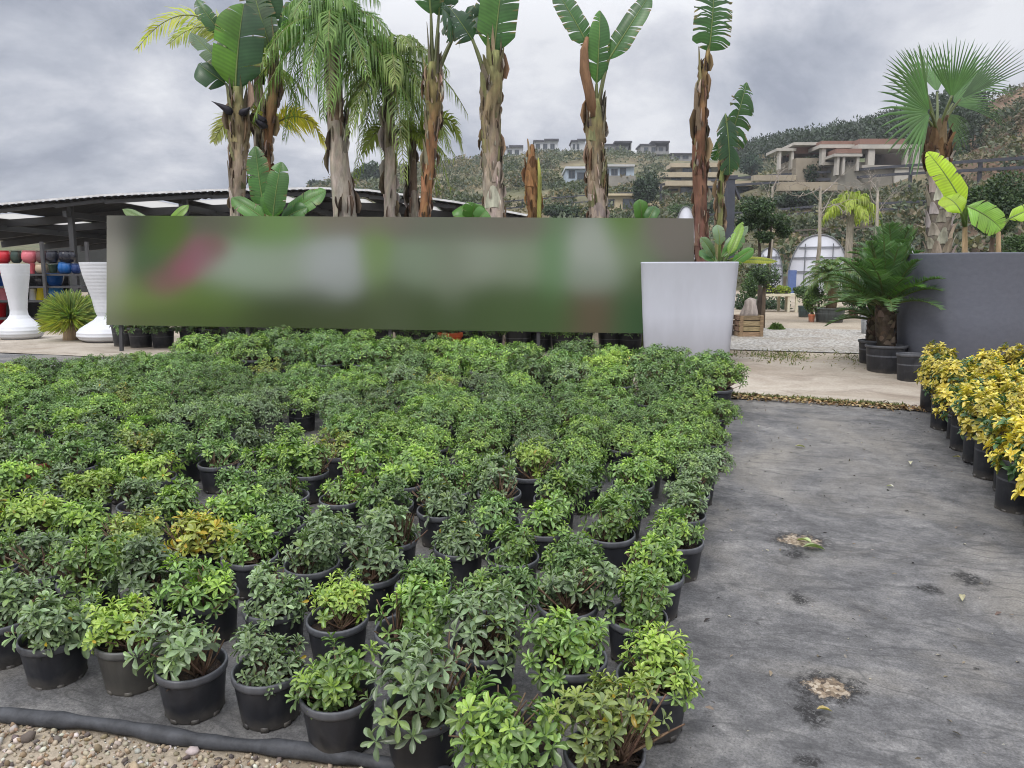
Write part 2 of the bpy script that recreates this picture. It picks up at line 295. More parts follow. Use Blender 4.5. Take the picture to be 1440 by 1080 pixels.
        if inner: c = mixc(N, L, c, grav, ramp_abs(N, L, ad.outputs[0], 1.85, 2.1, 1.0))
    L.new(c, b.inputs["Base Color"]); b.inputs["Roughness"].default_value = 0.72; b.inputs["Specular IOR Level"].default_value = 0.35
    hh = N.new("ShaderNodeMath"); hh.operation = 'MULTIPLY_ADD'; hh.inputs[1].default_value = 6.0; L.new(st, hh.inputs[0]); L.new(ww.outputs[0], hh.inputs[2])
    bump(N, L, b, hh.outputs[0], 0.35, 0.006); return m
def ramp_abs(N, L, src, lo, hi, top):
    r = N.new("ShaderNodeMapRange"); r.inputs[1].default_value = lo; r.inputs[2].default_value = hi; r.inputs[3].default_value = top; r.inputs[4].default_value = 0.0; L.new(src, r.inputs[0]); return r.outputs[0]
def sheet(name, xs, ys, zf, m, mask=None):
    me = M(); nx, ny = len(xs), len(ys)
    vs = [(x, y, zf(x, y)) for y in ys for x in xs]
    me.add(vs, [(j * nx + i, j * nx + i + 1, (j + 1) * nx + i + 1, (j + 1) * nx + i) for j in range(ny - 1) for i in range(nx - 1)])
    return tag(me.build(name, m), kind="structure")
def uvsheet(name, us, vs_, dz, m, bumpf=None):
    me = M(); nx = len(us); vs = []
    for v in vs_:
        for u in us:
            p = B(u, v, dz); p.z += bumpf(u, v) if bumpf else 0; vs.append(p)
    me.add(vs, [(j * nx + i, j * nx + i + 1, (j + 1) * nx + i + 1, (j + 1) * nx + i) for j in range(len(vs_) - 1) for i in range(nx - 1)])
    return tag(me.build(name, m), kind="structure")
DIRT = m_dirt()
xs = sorted(set([-900, -300, -100, -50] + list(np.arange(-30, 31, 2.0)) + [50, 100, 300, 900]))
ys = sorted(set([-40, -10] + list(np.arange(-3, 14, 0.5)) + list(np.arange(14, 60, 4.0)) + [100, 300, 1200]))
sheet("ground", xs, ys, gz, DIRT)
# the cloth starts at the rolled front edge: v = 1.62 at the camera's left, 1.78 further right, and runs past the camera on the path
def vfront(u): return 1.61 + 0.165 * (u + 2.3) / 1.2 if u < -0.9 else 1.80
cl = M(); us = list(np.arange(-12, 6.01, 0.25)); NV = 36
vv = [[(vfront(u) if u < -0.55 else 0.2) + (7.08 + 0.02 * math.sin(u * 5) - (vfront(u) if u < -0.55 else 0.2)) * j / NV for j in range(NV + 1)] for u in us]
def wrinkle(u, v): return 0.006 * math.sin(2.3 * v + 1.1 * math.sin(1.7 * u)) * math.sin(1.3 * u + 0.6 * v) + 0.003 * math.sin(9 * v + 2 * math.sin(3 * u))
vs = []
for j in range(NV + 1):
    for i, u in enumerate(us): vs.append(B(u, vv[i][j], 0.018 + wrinkle(u, vv[i][j])))
cl.add(vs, [(j * len(us) + i, j * len(us) + i + 1, (j + 1) * len(us) + i + 1, (j + 1) * len(us) + i) for j in range(NV) for i in range(len(us) - 1)])
CLOTH = m_mat(); tag(cl.build("ground_cloth", CLOTH), kind="structure")
uvsheet("concrete_path", list(np.arange(-14, 8.1, 0.5)), [7.12, 7.5, 8, 8.4, 8.8, 9.2, 9.55], 0.02, m_concrete())
uvsheet("gravel_yard", list(np.arange(-1.2, 12.1, 0.6)), list(np.arange(10.5, 15.1, 0.5)), 0.012, m_gravel())
# hills -----------------------------------------------------------------
SIL = [(-600, 330), (0, 320), (300, 300), (430, 272), (500, 243), (560, 236), (620, 226), (700, 221), (760, 213), (840, 213), (900, 217), (960, 221), (1005, 226), (1040, 222), (1100, 210), (1200, 192), (1250, 184), (1300, 168), (1390, 132), (1440, 106), (1600, 70), (2000, 60)]
RID = [(-600, 200), (300, 240), (900, 250), (1000, 230), (1060, 190), (1200, 165), (1320, 120), (1440, 105), (2000, 90)]
FOOT = 47.0
def lerp(tab, x): return float(np.interp(x, [a for a, _ in tab], [b for _, b in tab]))
def hnoise(x, y): return math.sin(x * .13 + 1.3 * math.sin(y * .07)) * math.sin(y * .11 + .9 * math.sin(x * .09)) + .5 * math.sin(x * .31 + y * .23) + .25 * math.sin(x * .8 - y * .6)
def hill_at(px, Y):
    Rr = lerp(RID, px); zr = at(px, lerp(SIL, px), Rr).z; t = (Y - FOOT) / (Rr - FOOT)
    if t <= 1:
        z = ZL + (zr - ZL) * max(t, 0)
        x = (px - 720) / FPX * Y; return z + hnoise(x, Y) * 0.7 * min(1, t * 4) * min(1, (1 - t) * 4 + .15)
    return zr - (t - 1) * (Rr - FOOT) * 0.25
def hill_hit(px, py):
    Y = FOOT
    while Y < 300:
        if hill_at(px, Y) >= at(px, py, Y).z: return at(px, py, Y)
        Y += 0.5
    return None
hm = M(); pxs = list(range(-600, 2001, 16)); ts = [0, .03, .06] + list(np.linspace(.1, 1, 34)) + [1.1, 1.3, 1.8]
vs = []; cs = []
for t in ts:
    for px in pxs:
        Rr = lerp(RID, px); Y = FOOT + t * (Rr - FOOT); x = (px - 720) / FPX * Y
        vs.append((x, Y, hill_at(px, Y) - (0.4 if t == 0 else 0)))
        g = 0.5 + 0.5 * math.sin(x * .21 + 2 * math.sin(Y * .13)) * math.sin(Y * .17 + x * .05); red = min(1, max(0, (px - 1290) / 60))
        a = np.array((0.185, 0.15, 0.09)) * (1 - g) + np.array((0.085, 0.105, 0.05)) * g
        bb = np.array((0.20, 0.13, 0.085)) * (.6 + .5 * g) * (1 if g < .72 else .8); cs.append((a * (1 - red) + bb * red) * (1 - .65 * min(1, max(0, (px - 1040) / 60)) * (t < .3)) + np.array((.15, .108, .07)) * (.6 + .5 * g) * .65 * min(1, max(0, (px - 1040) / 60)) * (t < .3))
hm.add(vs, [(j * len(pxs) + i, j * len(pxs) + i + 1, (j + 1) * len(pxs) + i + 1, (j + 1) * len(pxs) + i) for j in range(len(ts) - 1) for i in range(len(pxs) - 1)], np.array(cs))
tag(hm.build("hillside", tint_mat("hill_soil", 0.95, 0.35, 0.55, 1.45, None, 0.8, 0.6, detail=12)), kind="structure")
# ------------------------------------------------------------------ foliage tools
def leaf_tpl(prof, fold=0.25, curl=-0.25, wav=0.0):
    """unit leaf along +y, width 1 at its widest, normal +z; returns verts and faces"""
    v = []
    for t, w in prof:
        for s in (-1, 0, 1):
            x = s * w / 2; v.append((x, t, fold * abs(x) + curl * t * t + (wav * math.sin(t * 9 + s) if s else 0)))
    n = len(prof); f = []
    for i in range(n - 1):
        a = i * 3; f += [(a, a + 1, a + 4, a + 3), (a + 1, a + 2, a + 5, a + 4)]
    return np.array(v), f, np.array([0, 1, 0] * n, float)
OBOV = leaf_tpl([(0, .10), (.3, .42), (.62, .95), (.84, .90), (.96, .5), (1, .12)], 0.30, -0.22)
OVAL = leaf_tpl([(0, .12), (.25, .75), (.5, 1.0), (.78, .72), (1, .06)], 0.35, -0.28)
STRAP = leaf_tpl([(0, .6), (.3, 1.0), (.7, .75), (1, .05)], 0.5, -0.15)
NEEDLE = leaf_tpl([(0, .9), (.5, .8), (1, .08)], .25, 0.0)
CARD = leaf_tpl([(0, .35), (.5, 1.0), (1, .25)], 0.3, -0.2)
def put(m, tpl, p, d, n, L, Wd, col):
    d = nrm(d); x = np.cross(d, n); x = nrm(x) if np.linalg.norm(x) > 1e-3 else nrm(np.cross(d, (1, .2, .1))); z = np.cross(x, d)
    v = tpl[0]; q = V3(p) + np.outer(v[:, 0] * Wd, x) + np.outer(v[:, 1] * L, d) + np.outer(v[:, 2] * L, z)
    m.add(q, tpl[1], col, tpl[2])
def jig(r, c, s=0.16):
    k = 1 + s * (r.random() - .5) * 2; return np.clip(np.array(c) * k * (1 + s * .5 * (r.random(3) - .5)), 0, 1)
PAL = {  # outer leaf, other outer leaf, young centre, share of bright shoots, share of yellow leaves
    'dark':  ((.112, .200, .072), (.152, .245, .092), (.265, .400, .085), .12, .00),
    'grey':  ((.150, .215, .112), (.190, .260, .142), (.260, .370, .110), .08, .003),
    'lush':  ((.142, .245, .074), (.190, .300, .094), (.335, .490, .085), .26, .00),
    'lime':  ((.165, .270, .075), (.215, .320, .090), (.370, .500, .090), .65, .02),
    'pale':  ((.170, .235, .080), (.215, .270, .100), (.330, .400, .090), .45, .05),
    'gold':  ((.250, .290, .070), (.320, .340, .080), (.430, .440, .080), .35, .16),
    'euo':   ((.070, .150, .055), (.640, .510, .085), (.720, .610, .125), .00, .00),
}
def shrub_foliage(seed, rad, hgt, nros, nleaf, leafL, pal, z0, name, open_=0.0, lobes=3, tpl=OBOV, wr=.38):
    r = np.random.default_rng(seed); m = M(); tw = M(); A, A2, Cn, bright, yel = PAL[pal]
    lob = [(rad * .45 * math.cos(a), rad * .45 * math.sin(a), r.uniform(-.06, .10) * hgt / .25, r.uniform(.55, .8)) for a in (r.random() * 6.28 + 2 * PI * k / lobes for k in range(lobes))] + [(0, 0, .0, .85)]
    nb = 5 + int(r.integers(0, 3)); roots = [(rad * .12 * math.cos(k * 2.4), rad * .12 * math.sin(k * 2.4), z0) for k in range(nb)]
    for i in range(nros):
        lx, ly, lz, ls = lob[int(r.integers(0, len(lob)))]
        a = r.random() * 2 * PI; ct = r.uniform(-.6, 1) if r.random() < .8 else r.uniform(.4, 1); stt = math.sqrt(max(0, 1 - ct * ct)); q = 1 - (r.random() ** 2.2) * .55
        p = np.array((lx + rad * ls * stt * math.cos(a) * q, ly + rad * ls * stt * math.sin(a) * q, z0 + hgt * .42 + lz + hgt * .58 * ct * q * (ls + .2)))
        if p[2] < z0 + .02: p[2] = z0 + .02 + r.random() * .04
        ax = nrm(np.array((stt * math.cos(a), stt * math.sin(a), ct * .8 + .75)) + (r.random(3) - .5) * .5)
        br = r.random() < bright * (1.5 if ct > .5 else .6); size = r.uniform(.75, 1.25) * (1 if not br else .95); rot = r.random() * 6.28
        eu = pal == 'euo' and r.random() < .74
        e1 = nrm(np.cross(ax, (0.2, 0.1, 1) if abs(ax[2]) < .95 else (1, 0, 0))); e2 = np.cross(ax, e1)
        nl = max(4, int(nleaf * r.uniform(.75, 1.2)))
        for k in range(nl):
            t = k / nl; az = rot + k * 2.39996; el = R(20 + 72 * (1 - t) ** .8 + r.uniform(-9, 9))
            d = math.cos(el) * ax + math.sin(el) * (math.cos(az) * e1 + math.sin(az) * e2)
            L_ = leafL * size * (1.0 - .5 * t) * r.uniform(.82, 1.15)
            if pal == 'euo': c = np.array(A2 if eu else A); c = c * (1 - .0) if r.random() < .85 else .5 * (np.array(A) + np.array(A2)); c = jig(r, c, .2) if not (eu and t > .6) else jig(r, Cn, .15)
            else:
                c = np.array(A) * (1 - r.random()) + np.array(A2) * r.random() * .5 + np.array(A2) * .25
                mixf = max(0, (t - .45) / .55) * (.55 if not br else 0) if not br else min(1, .5 + .6 * t)
                c = c * (1 - mixf) + np.array(Cn) * mixf
                if r.random() < yel: c = np.array((.42, .30, .03)) * r.uniform(.7, 1.2)
                c = jig(r, c)
            put(m, tpl, p - ax * .01 * (1 - t) + ax * .012 * t, d, ax + (r.random(3) - .5) * .35, L_, L_ * wr * r.uniform(.85, 1.1), c)
        if r.random() < .35 + open_:
            b0 = roots[int(r.integers(0, nb))]; mid = (np.array(b0) * .45 + p * .55) + np.array((0, 0, -.02 + .03 * r.random()))
            tube(tw, bez(b0, mid, p, 4), [.0042, .0034, .0028, .002], 5, jig(r, (.16, .105, .07), .25), False)
    return m.mesh(name, LEAF), tw.mesh("stems", TWIG)
def pot_mesh(rt, rb, h, col=(.017, .018, .023), rimc=(.080, .083, .094), ribs=False, name="pot"):
    m = M(); n = 36
    prof = [(rb * .96, 0), (rb, .008), (rt * .965, h - .030), (rt * .965, h - .029)]
    lathe(m, prof, n, col)
    lathe(m, [(rt * .965, h - .029), (rt * 1.01, h - .027), (rt * 1.035, h - .018), (rt * 1.035, h - .006), (rt * 1.02, h), (rt * .965, h), (rt * .945, h - .006), (rt * .93, h - .02), (rb + (rt - rb) * .55, h * .6)], n, rimc, capb=False)
    for k in range(8):   # moulded feet and drain notches
        a = 2 * PI * k / 8; box(m, rb * .90, rb * .995 + .002, -.012, .012, -.002, .016, col, ((math.cos(a), math.sin(a), 0), (-math.sin(a), math.cos(a), 0), (0, 0, 1)))
    return m.mesh(name, POT)
def soil_mesh(r, z, seed):
    rr = np.random.default_rng(seed); m = M(); n = 20; vs = [(0, 0, z + .006)]
    for k, q in enumerate((.35, .7, 1.0)):
        for j in range(n): vs.append((r * q * math.cos(2 * PI * j / n), r * q * math.sin(2 * PI * j / n), z + rr.uniform(-.006, .008)))
    f = [(0, 1 + j, 1 + (j + 1) % n) for j in range(n)]
    for k in range(2):
        for j in range(n): f.append((1 + k * n + j, 1 + (k + 1) * n + j, 1 + (k + 1) * n + (j + 1) % n, 1 + k * n + (j + 1) % n))
    m.add(vs, f)
    for k in range(14):  # bark chips and dead leaves on the soil
        a = rr.random() * 6.28; q = r * math.sqrt(rr.random()) * .9; put(m, CARD, (q * math.cos(a), q * math.sin(a), z + .008), (rr.random() - .5, rr.random() - .5, .1), (0, 0, 1), .03, .014, (.2, .12, .07))
    return m.mesh("soil", SOIL)
ORD = "zeroth first second third fourth fifth sixth seventh eighth ninth tenth eleventh twelfth thirteenth fourteenth fifteenth sixteenth seventeenth eighteenth nineteenth twentieth twenty-first twenty-second twenty-third twenty-fourth twenty-fifth twenty-sixth twenty-seventh twenty-eighth".split()
SLOPE = Matrix.Rotation(math.atan(SL), 4, 'X')
def set_plant(name, p, parts, rz, sc, label, cat, group, tilt=True):
    o = bpy.data.objects.new(name, None); COL.objects.link(o); o.empty_display_size = .05
    o.matrix_world = Matrix.Translation(p) @ (SLOPE if tilt else Matrix()) @ Matrix.Rotation(rz, 4, 'Z') @ Matrix.Scale(sc, 4)
    tag(o, label, cat, group)
    for nm, me in parts: link(nm, me, o)
    return o
# ------------------------------------------------------------------ the bed of potted shrubs
POT_S = pot_mesh(.110, .092, .170); POT_L = pot_mesh(.150, .125, .27); POT_SG = pot_mesh(.110, .092, .170, (.055, .052, .046), (.10, .10, .098)); POT_T = pot_mesh(.118, .095, .19, (.24, .075, .04), (.30, .10, .055)); POT_G = pot_mesh(.150, .125, .27, (.075, .078, .08), (.12, .12, .12))
SOIL_S = [soil_mesh(.098, .128, k) for k in range(3)]; SOIL_L = soil_mesh(.135, .22, 9)
SMALL = {}; LARGE = {}
sd_ = 100
for pal, n in (('dark', 4), ('grey', 4), ('lush', 5), ('lime', 3), ('pale', 3), ('gold', 2)):
    for k in range(n):
        sd_ += 1; op = .35 if pal in ('pale', 'gold') else .1
        SMALL.setdefault(pal, []).append(shrub_foliage(sd_, random.uniform(.120, .148), random.uniform(.132, .166), random.randint(68, 80), 11, {'dark': .038, 'pale': .036}.get(pal, .042), pal, .132, "foliage", op))
for pal, n in (('dark', 5), ('grey', 2), ('lush', 4), ('lime', 2), ('pale', 2)):
    for k in range(n):
        sd_ += 1
        LARGE.setdefault(pal, []).append(shrub_foliage(sd_, random.uniform(.245, .285), random.uniform(.19, .23), 235 if pal != 'pale' else 130, 9, .044, pal, .21, "foliage", .05, 4))
BIG_LEAF = [shrub_foliage(700 + k, .135, .17, 50, 9, .052, 'grey' if k < 2 else 'lush', .132, "foliage", .3) for k in range(3)]
LOOK = {'dark': 'dense dark green shrub', 'grey': 'dull grey green shrub', 'lush': 'fresh mid green shrub', 'lime': 'bright lime tipped shrub', 'pale': 'pale sparse yellowish shrub', 'gold': 'golden yellowing shrub'}
GRP = "potted shrubs standing in rows on the ground cloth"
rb = random.Random(31)
# v of each row, pot pitch along the row, first u, palette weights
def pick(wts): return rb.choices(list(wts), list(wts.values()))[0]
FRONT = {'dark': 3.2, 'grey': 4, 'lush': 5, 'lime': 1.1, 'pale': .3}
BACKW = {'dark': 7, 'grey': .8, 'lush': 4.2, 'lime': .45, 'pale': .2}
ROWS = [(1.86, .282, -.31, 0), (2.22, .278, -.28, 0), (2.57, .283, -.35, 0), (2.94, .288, -.37, 0), (3.30, .287, -.31, 0), (3.65, .30, -.35, 0), (3.98, .305, -.31, 0),
        (4.31, .325, -.30, 1), (4.64, .33, -.44, 1), (4.97, .335, -.31, 1), (5.30, .34, -.46, 1), (5.64, .345, -.32, 1), (5.98, .36, -.46, 1), (6.34, .40, -.34, 1), (6.71, .43, -.46, 1), (7.08, .45, -.38, 1)]
SPEC = {(0, 1): ('lush', 'S', 1.2), (0, 2): ('grey', 'B', 1.1), (0, 3): ('lush', 'S', 1.0), (0, 5): ('lush', 'B', .95), (0, 6): ('lime', 'S', .9), (0, 7): ('grey', 'S', 1.1), (0, 4): ('grey', 'S', .85), (0, 8): ('grey', 'S', 1.0),
        (0, 0): ('pale', 'S', 1.2), (1, 0): ('lime', 'S', 1.0), (1, 2): ('lush', 'B', 1.0), (1, 3): ('lush', 'S', 1.1), (1, 4): ('lime', 'S', .85), (1, 5): ('grey', 'S', .95), (1, 6): ('lush', 'S', 1.1), (1, 7): ('grey', 'S', 1.15), (2, 8): ('pale', 'S', 1.1), (4, 10): ('lime', 'S', 1.1), (2, 7): ('gold', 'S', 1.25), (2, 0): ('lush', 'S', 1.0), (2, 1): ('grey', 'S', 1.1), (2, 2): ('dark', 'S', 1.1), (2, 3): ('dark', 'S', .95), (2, 4): ('grey', 'B', .95), (3, 0): ('lush', 'S', 1.05)}
SKIP = {(0, 9), (0, 10), (7, 8), (7, 9), (8, 8), (4, 9)}
for ri, (v, pitch, u0, big) in enumerate(ROWS):
    k = 0
    while True:
        u = u0 - k * pitch + rb.uniform(-.03, .03); vj = v + rb.uniform(-.035, .035)
        p = B(u, vj); p.z += .019
        if proj(p)[0] < -75: break
        if u < -5.0 and vj > 7.0 + (u + 5.0) * 1.05: k += 1; continue
        idx = k; k += 1
        if (ri, idx) in SKIP: continue
        s = SPEC.get((ri, idx)); pal = s[0] if s else pick(BACKW if big else FRONT)
        if big:
            fol, tw = rb.choice(LARGE.get(pal, LARGE['dark'])); pm = POT_L if rb.random() < .85 else POT_G; sc = rb.uniform(.84, 1.04) if ri > 12 else rb.uniform(.63, .77); so = SOIL_L; pl = 'black pot' if pm is POT_L else 'grey pot'
        else:
            fol, tw = rb.choice(BIG_LEAF) if s and s[1] == 'B' else rb.choice(SMALL[pal]); sc = s[2] if s else rb.uniform(.92, 1.14)
            pm = POT_S; pl = 'black pot'
            if (ri, idx) == (0, 6): pm = POT_SG; pl = 'dusty pot'
            if (ri, idx) == (4, 13): pm = POT_T; pl = 'terracotta pot'
            so = rb.choice(SOIL_S); sc = min(max(sc, .85), 1.22)
        row = "front row" if ri == 0 else ORD[ri + 1] + " row"; pos = "nearest the path" if idx == 0 else ORD[idx + 1] + " from the path"
        o = set_plant("potted_shrub", p, [("pot", pm), ("soil", so), ("stems", tw), ("foliage", fol)], rb.random() * 6.28, sc, f"{LOOK[pal]} in {pl}, {pos} in the {row}", "potted shrub", GRP)
        if not big:   # keep pots one size; only the plant grows with sc
            for ch in o.children:
                if ch.name.startswith(("pot", "soil")): ch.scale = (1 / sc * rb.uniform(.97, 1.04),) * 3
                elif sc > 1: ch.location = (rb.uniform(-.04, .04), rb.uniform(-.02, .05), -.13 + .13 / sc)
                else: ch.location = (rb.uniform(-.025, .025), rb.uniform(-.025, .025), -.13 + .126 / sc)
for k in range(24):
    q = (at(885, 460, 9.75) * (1 - k / 23) + at(178, 460, 10.6) * (k / 23)); fol, tw = rb.choice(LARGE['dark']); p = Vector((q.x + rb.uniform(-.08, .08), q.y + rb.uniform(-.1, .1), ZL))
    set_plant("potted_shrub", p, [("pot", POT_L), ("soil", SOIL_L), ("stems", tw), ("foliage", fol)], rb.random() * 6, rb.uniform(1.0, 1.2), f"dark shrub glimpsed in the gap under the banner, {ORD[k + 1]} from the white planter", "potted shrub", "dark shrubs behind the banner", False)
# golden euonymus on the other side of the path
POT_E = pot_mesh(.100, .084, .28); SOIL_E = soil_mesh(.09, .245, 33)
EUO = [shrub_foliage(900 + k, .195, .27, 92, 10, .050, 'euo', .21, "foliage", .15, 3, OVAL, .55) for k in range(5)]
for c in range(6):
    for k in range(13):
        u = 1.40 + c * .30 + rb.uniform(-.03, .03) + (0.03 if k % 2 else -.02); v = 7.15 - k * .30 + rb.uniform(-.03, .03)
        p = B(u, v); p.z += .019; q = proj(p + Vector((0, 0, .3)))
        if q[0] > 1530 or q[1] > 1150: continue
        fol, tw = rb.choice(EUO)
        pos = "beside the path" if c == 0 else ORD[c + 1] + " column from the path"; dist = "at the concrete end" if k == 0 else ORD[k + 1] + " from the concrete"
        set_plant("golden_euonymus", p, [("pot", POT_E), ("soil", SOIL_E), ("stems", tw), ("foliage", fol)], rb.random() * 6.28, rb.uniform(.93, 1.07), f"yellow variegated shrub in black pot, {pos}, {dist}", "potted shrub", "golden variegated shrubs across the path")
# ------------------------------------------------------------------ more tools
def srgb(r, g, b): return np.array([((c / 255 + .055) / 1.055) ** 2.4 if c > 10 else c / 3294 for c in (r, g, b)])
def wpart(m, name, mt, parent, smooth=True):
    """a part whose mesh was written in world coordinates"""
    o = m.build(name, mt, parent, smooth); o.location = -parent.location; return o
def wthing(name, label, cat, base, group=None): return thing(name, label, cat, Vector(base), 0, group)
def pt(a, Y): return at(a[0], a[1], Y)
def pbox(m, x0, x1, yt, yb, Y, depth, col):
    a = at(x0, yb, Y); b = at(x1, yt, Y); box(m, a.x, b.x, Y, Y + depth, a.z, b.z, col)
def trunk(m, pts, Y, cols, rng, n=16, rings=40, rough=.07, lean=0.0):
    """pts: (px, py, half width px) from the top down to the ground; cols: (t, colour) stops"""
    P = [V3(at(a, b, Y)) for a, b, _ in pts]; Wd = [w * .92 * mpp(Y) for _, _, w in pts]; ln = [0]
    for i in range(1, len(P)): ln.append(ln[-1] + np.linalg.norm(P[i] - P[i - 1]))
    vs = []; cc = []; T = np.linspace(0, 1, rings); ph = rng.random(6) * 6.28
    for t in T:
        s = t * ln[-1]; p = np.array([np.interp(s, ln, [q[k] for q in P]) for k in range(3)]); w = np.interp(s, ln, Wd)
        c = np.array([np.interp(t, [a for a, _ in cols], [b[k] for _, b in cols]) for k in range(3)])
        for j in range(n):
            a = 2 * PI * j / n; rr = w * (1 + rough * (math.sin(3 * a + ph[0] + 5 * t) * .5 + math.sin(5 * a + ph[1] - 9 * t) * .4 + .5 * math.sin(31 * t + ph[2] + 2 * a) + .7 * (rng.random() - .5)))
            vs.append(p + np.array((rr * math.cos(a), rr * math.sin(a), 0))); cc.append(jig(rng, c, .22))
    fs = [(i * n + (j + 1) % n, i * n + j, (i + 1) * n + j, (i + 1) * n + (j + 1) % n) for i in range(rings - 1) for j in range(n)]
    fs.append(tuple(range(n))); m.add(vs, fs, np.array(cc))
    def axis(t):
        s = t * ln[-1]; return np.array([np.interp(s, ln, [q[k] for q in P]) for k in range(3)]), float(np.interp(s, ln, Wd))
    return axis
def boots(m, axis, t0, t1, n, length, wfrac, flare, cols, rng, az0=None, two=False):
    """overlapping leaf bases that hug the trunk and flare at their upper ends"""
    for k in range(n):
        t = t1 + (t0 - t1) * (k / max(1, n - 1)); az = (rng.random() * .5 + PI * (k % 2) + (az0 or 0)) if two else k * 2.39996 + rng.random() * .3
        p, r = axis(t); L = length * rng.uniform(.7, 1.25); hw = wfrac * rng.uniform(.8, 1.2); vs = []; c = jig(rng, cols[int(rng.integers(0, len(cols)))], .3)
        for i, s in enumerate((0, .35, .7, 1.0)):
            for q in (-1, -.5, 0, .5, 1):
                a = az + q * hw * (1 - .75 * s ** 1.5); rr = r * (1.02 + .03 * (1 - abs(q))) + flare * s ** 2 * (1 if abs(q) < .8 else .7)
                vs.append((p[0] + rr * math.cos(a), p[1] + rr * math.sin(a), p[2] + L * s - .06 * L * abs(q)))
        m.add(vs, [(i * 5 + j, i * 5 + j + 1, (i + 1) * 5 + j + 1, (i + 1) * 5 + j) for i in range(3) for j in range(4)], c)
def paddle(m, p0, p1, width, normal, col, rng, bend=(0, 0, 0), splits=6, gap=.10, fold=.35, col2=None, droop=.12, n=44, tear=1.0):
    """one banana-like blade from p0 (stalk end) to p1 (tip), torn into side strips"""
    p0, p1 = V3(p0), V3(p1); L = np.linalg.norm(p1 - p0); mid = (p0 + p1) / 2 + V3(bend); nv = nrm(normal)
    prof = lambda t: min(1, (t / .16) ** .6) * (1 - max(0, (t - .55) / .45) ** 2.2 * .88) if t > 0 else .12
    pos = bez(p0, mid, p1, n); col = np.array(col); col2 = np.array(col2) if col2 is not None else col
    tube(m, pos, list(np.linspace(.016, .004, n) * max(.6, L)), 5, np.clip(np.array((.22, .30, .10)), 0, 1), False)
    for side in (-1, 1):
        cuts = sorted(rng.choice(np.arange(3, n - 2), size=min(splits, n - 6), replace=False).tolist()) if splits else []
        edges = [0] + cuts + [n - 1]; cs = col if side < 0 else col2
        for s in range(len(edges) - 1):
            i0, i1 = edges[s], edges[s + 1]; dr = droop * rng.uniform(.2, 1.6) * tear; sh = rng.uniform(-.04, .10) * tear
            vs = []; mids = []; cc = []; cj = jig(rng, cs, .14); K = i1 - i0 + 1
            for i in range(i0, i1 + 1):
                t = i / (n - 1); d = nrm(pos[min(i + 1, n - 1)] - pos[max(i - 1, 0)]); x = nrm(np.cross(d, nv)); z = nrm(np.cross(x, d)); w = width / 2 * prof(t)
                f = (i - i0) / max(1, K - 1)
                for q in (0, .33, .66, 1.0):
                    g = gap * (q ** 1.5) * ((f - .5) * -1) * (i1 - i0) / n * L * .8
                    vs.append(pos[i] + x * side * w * q * (1 - .12 * fold) + z * (fold * w * q * (1 - .9 * q)) + d * (w * q * (.35 + sh) + g) - np.array((0, 0, 1)) * dr * w * q * q * 1.6)
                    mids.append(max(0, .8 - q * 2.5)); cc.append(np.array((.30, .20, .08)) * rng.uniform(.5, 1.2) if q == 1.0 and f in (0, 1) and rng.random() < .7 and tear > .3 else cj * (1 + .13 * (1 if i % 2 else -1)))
            m.add(vs, [(a * 4 + b, a * 4 + b + 1, (a + 1) * 4 + b + 1, (a + 1) * 4 + b) for a in range(K - 1) for b in range(3)], np.clip(np.array(cc), 0, 1), np.array(mids))
def frond(m, p0, p1, p2, n, leafL, col, rng, hang=.6, side=.75, wid=.018, tipcol=None, rachis=(.22, .24, .07), start=.12, vee=0.0, twist=0.0):
    pos = bez(p0, p1, p2, n); Lr = sum(np.linalg.norm(pos[i + 1] - pos[i]) for i in range(n - 1))
    tube(m, pos, list(np.linspace(.016, .004, n)), 4, rachis, False); tipcol = col if tipcol is None else tipcol
    for i in range(1, n - 1):
        t = i / (n - 1)
        if t < start: continue
        d = nrm(pos[i + 1] - pos[i - 1]); h = np.array((0, 0, 1.0)); x = np.cross(d, h); x = nrm(x) if np.linalg.norm(x) > .12 else np.array((1.0, 0, 0)); up = np.cross(x, d); x, up = x * math.cos(twist) + up * math.sin(twist), up * math.cos(twist) - x * math.sin(twist)
        L = leafL * (math.sin(PI * min(1, (t + .12) / 1.12) ** .8) * .75 + .25) * rng.uniform(.8, 1.15)
        for s in (-1, 1):
            a = x * s * side + d * (.55 + .3 * t) + up * vee + (rng.random(3) - .5) * .3; a = nrm(a)
            q1 = pos[i] + a * L * .4 + np.array((0, 0, -1)) * hang * L * .10; q2 = q1 + nrm(a * (1 - hang) + np.array((0, 0, -1)) * hang) * L * .6
            w = nrm(np.cross(a, up + (rng.random(3) - .5))) * wid * .5; c = jig(rng, np.array(col) * (1 - t) + np.array(tipcol) * t, .22)
            m.add([pos[i] - w * .6, pos[i] + w * .6, q1 - w, q1 + w, q2 - w * .12, q2 + w * .12], [(0, 1, 3, 2), (2, 3, 5, 4)], c)
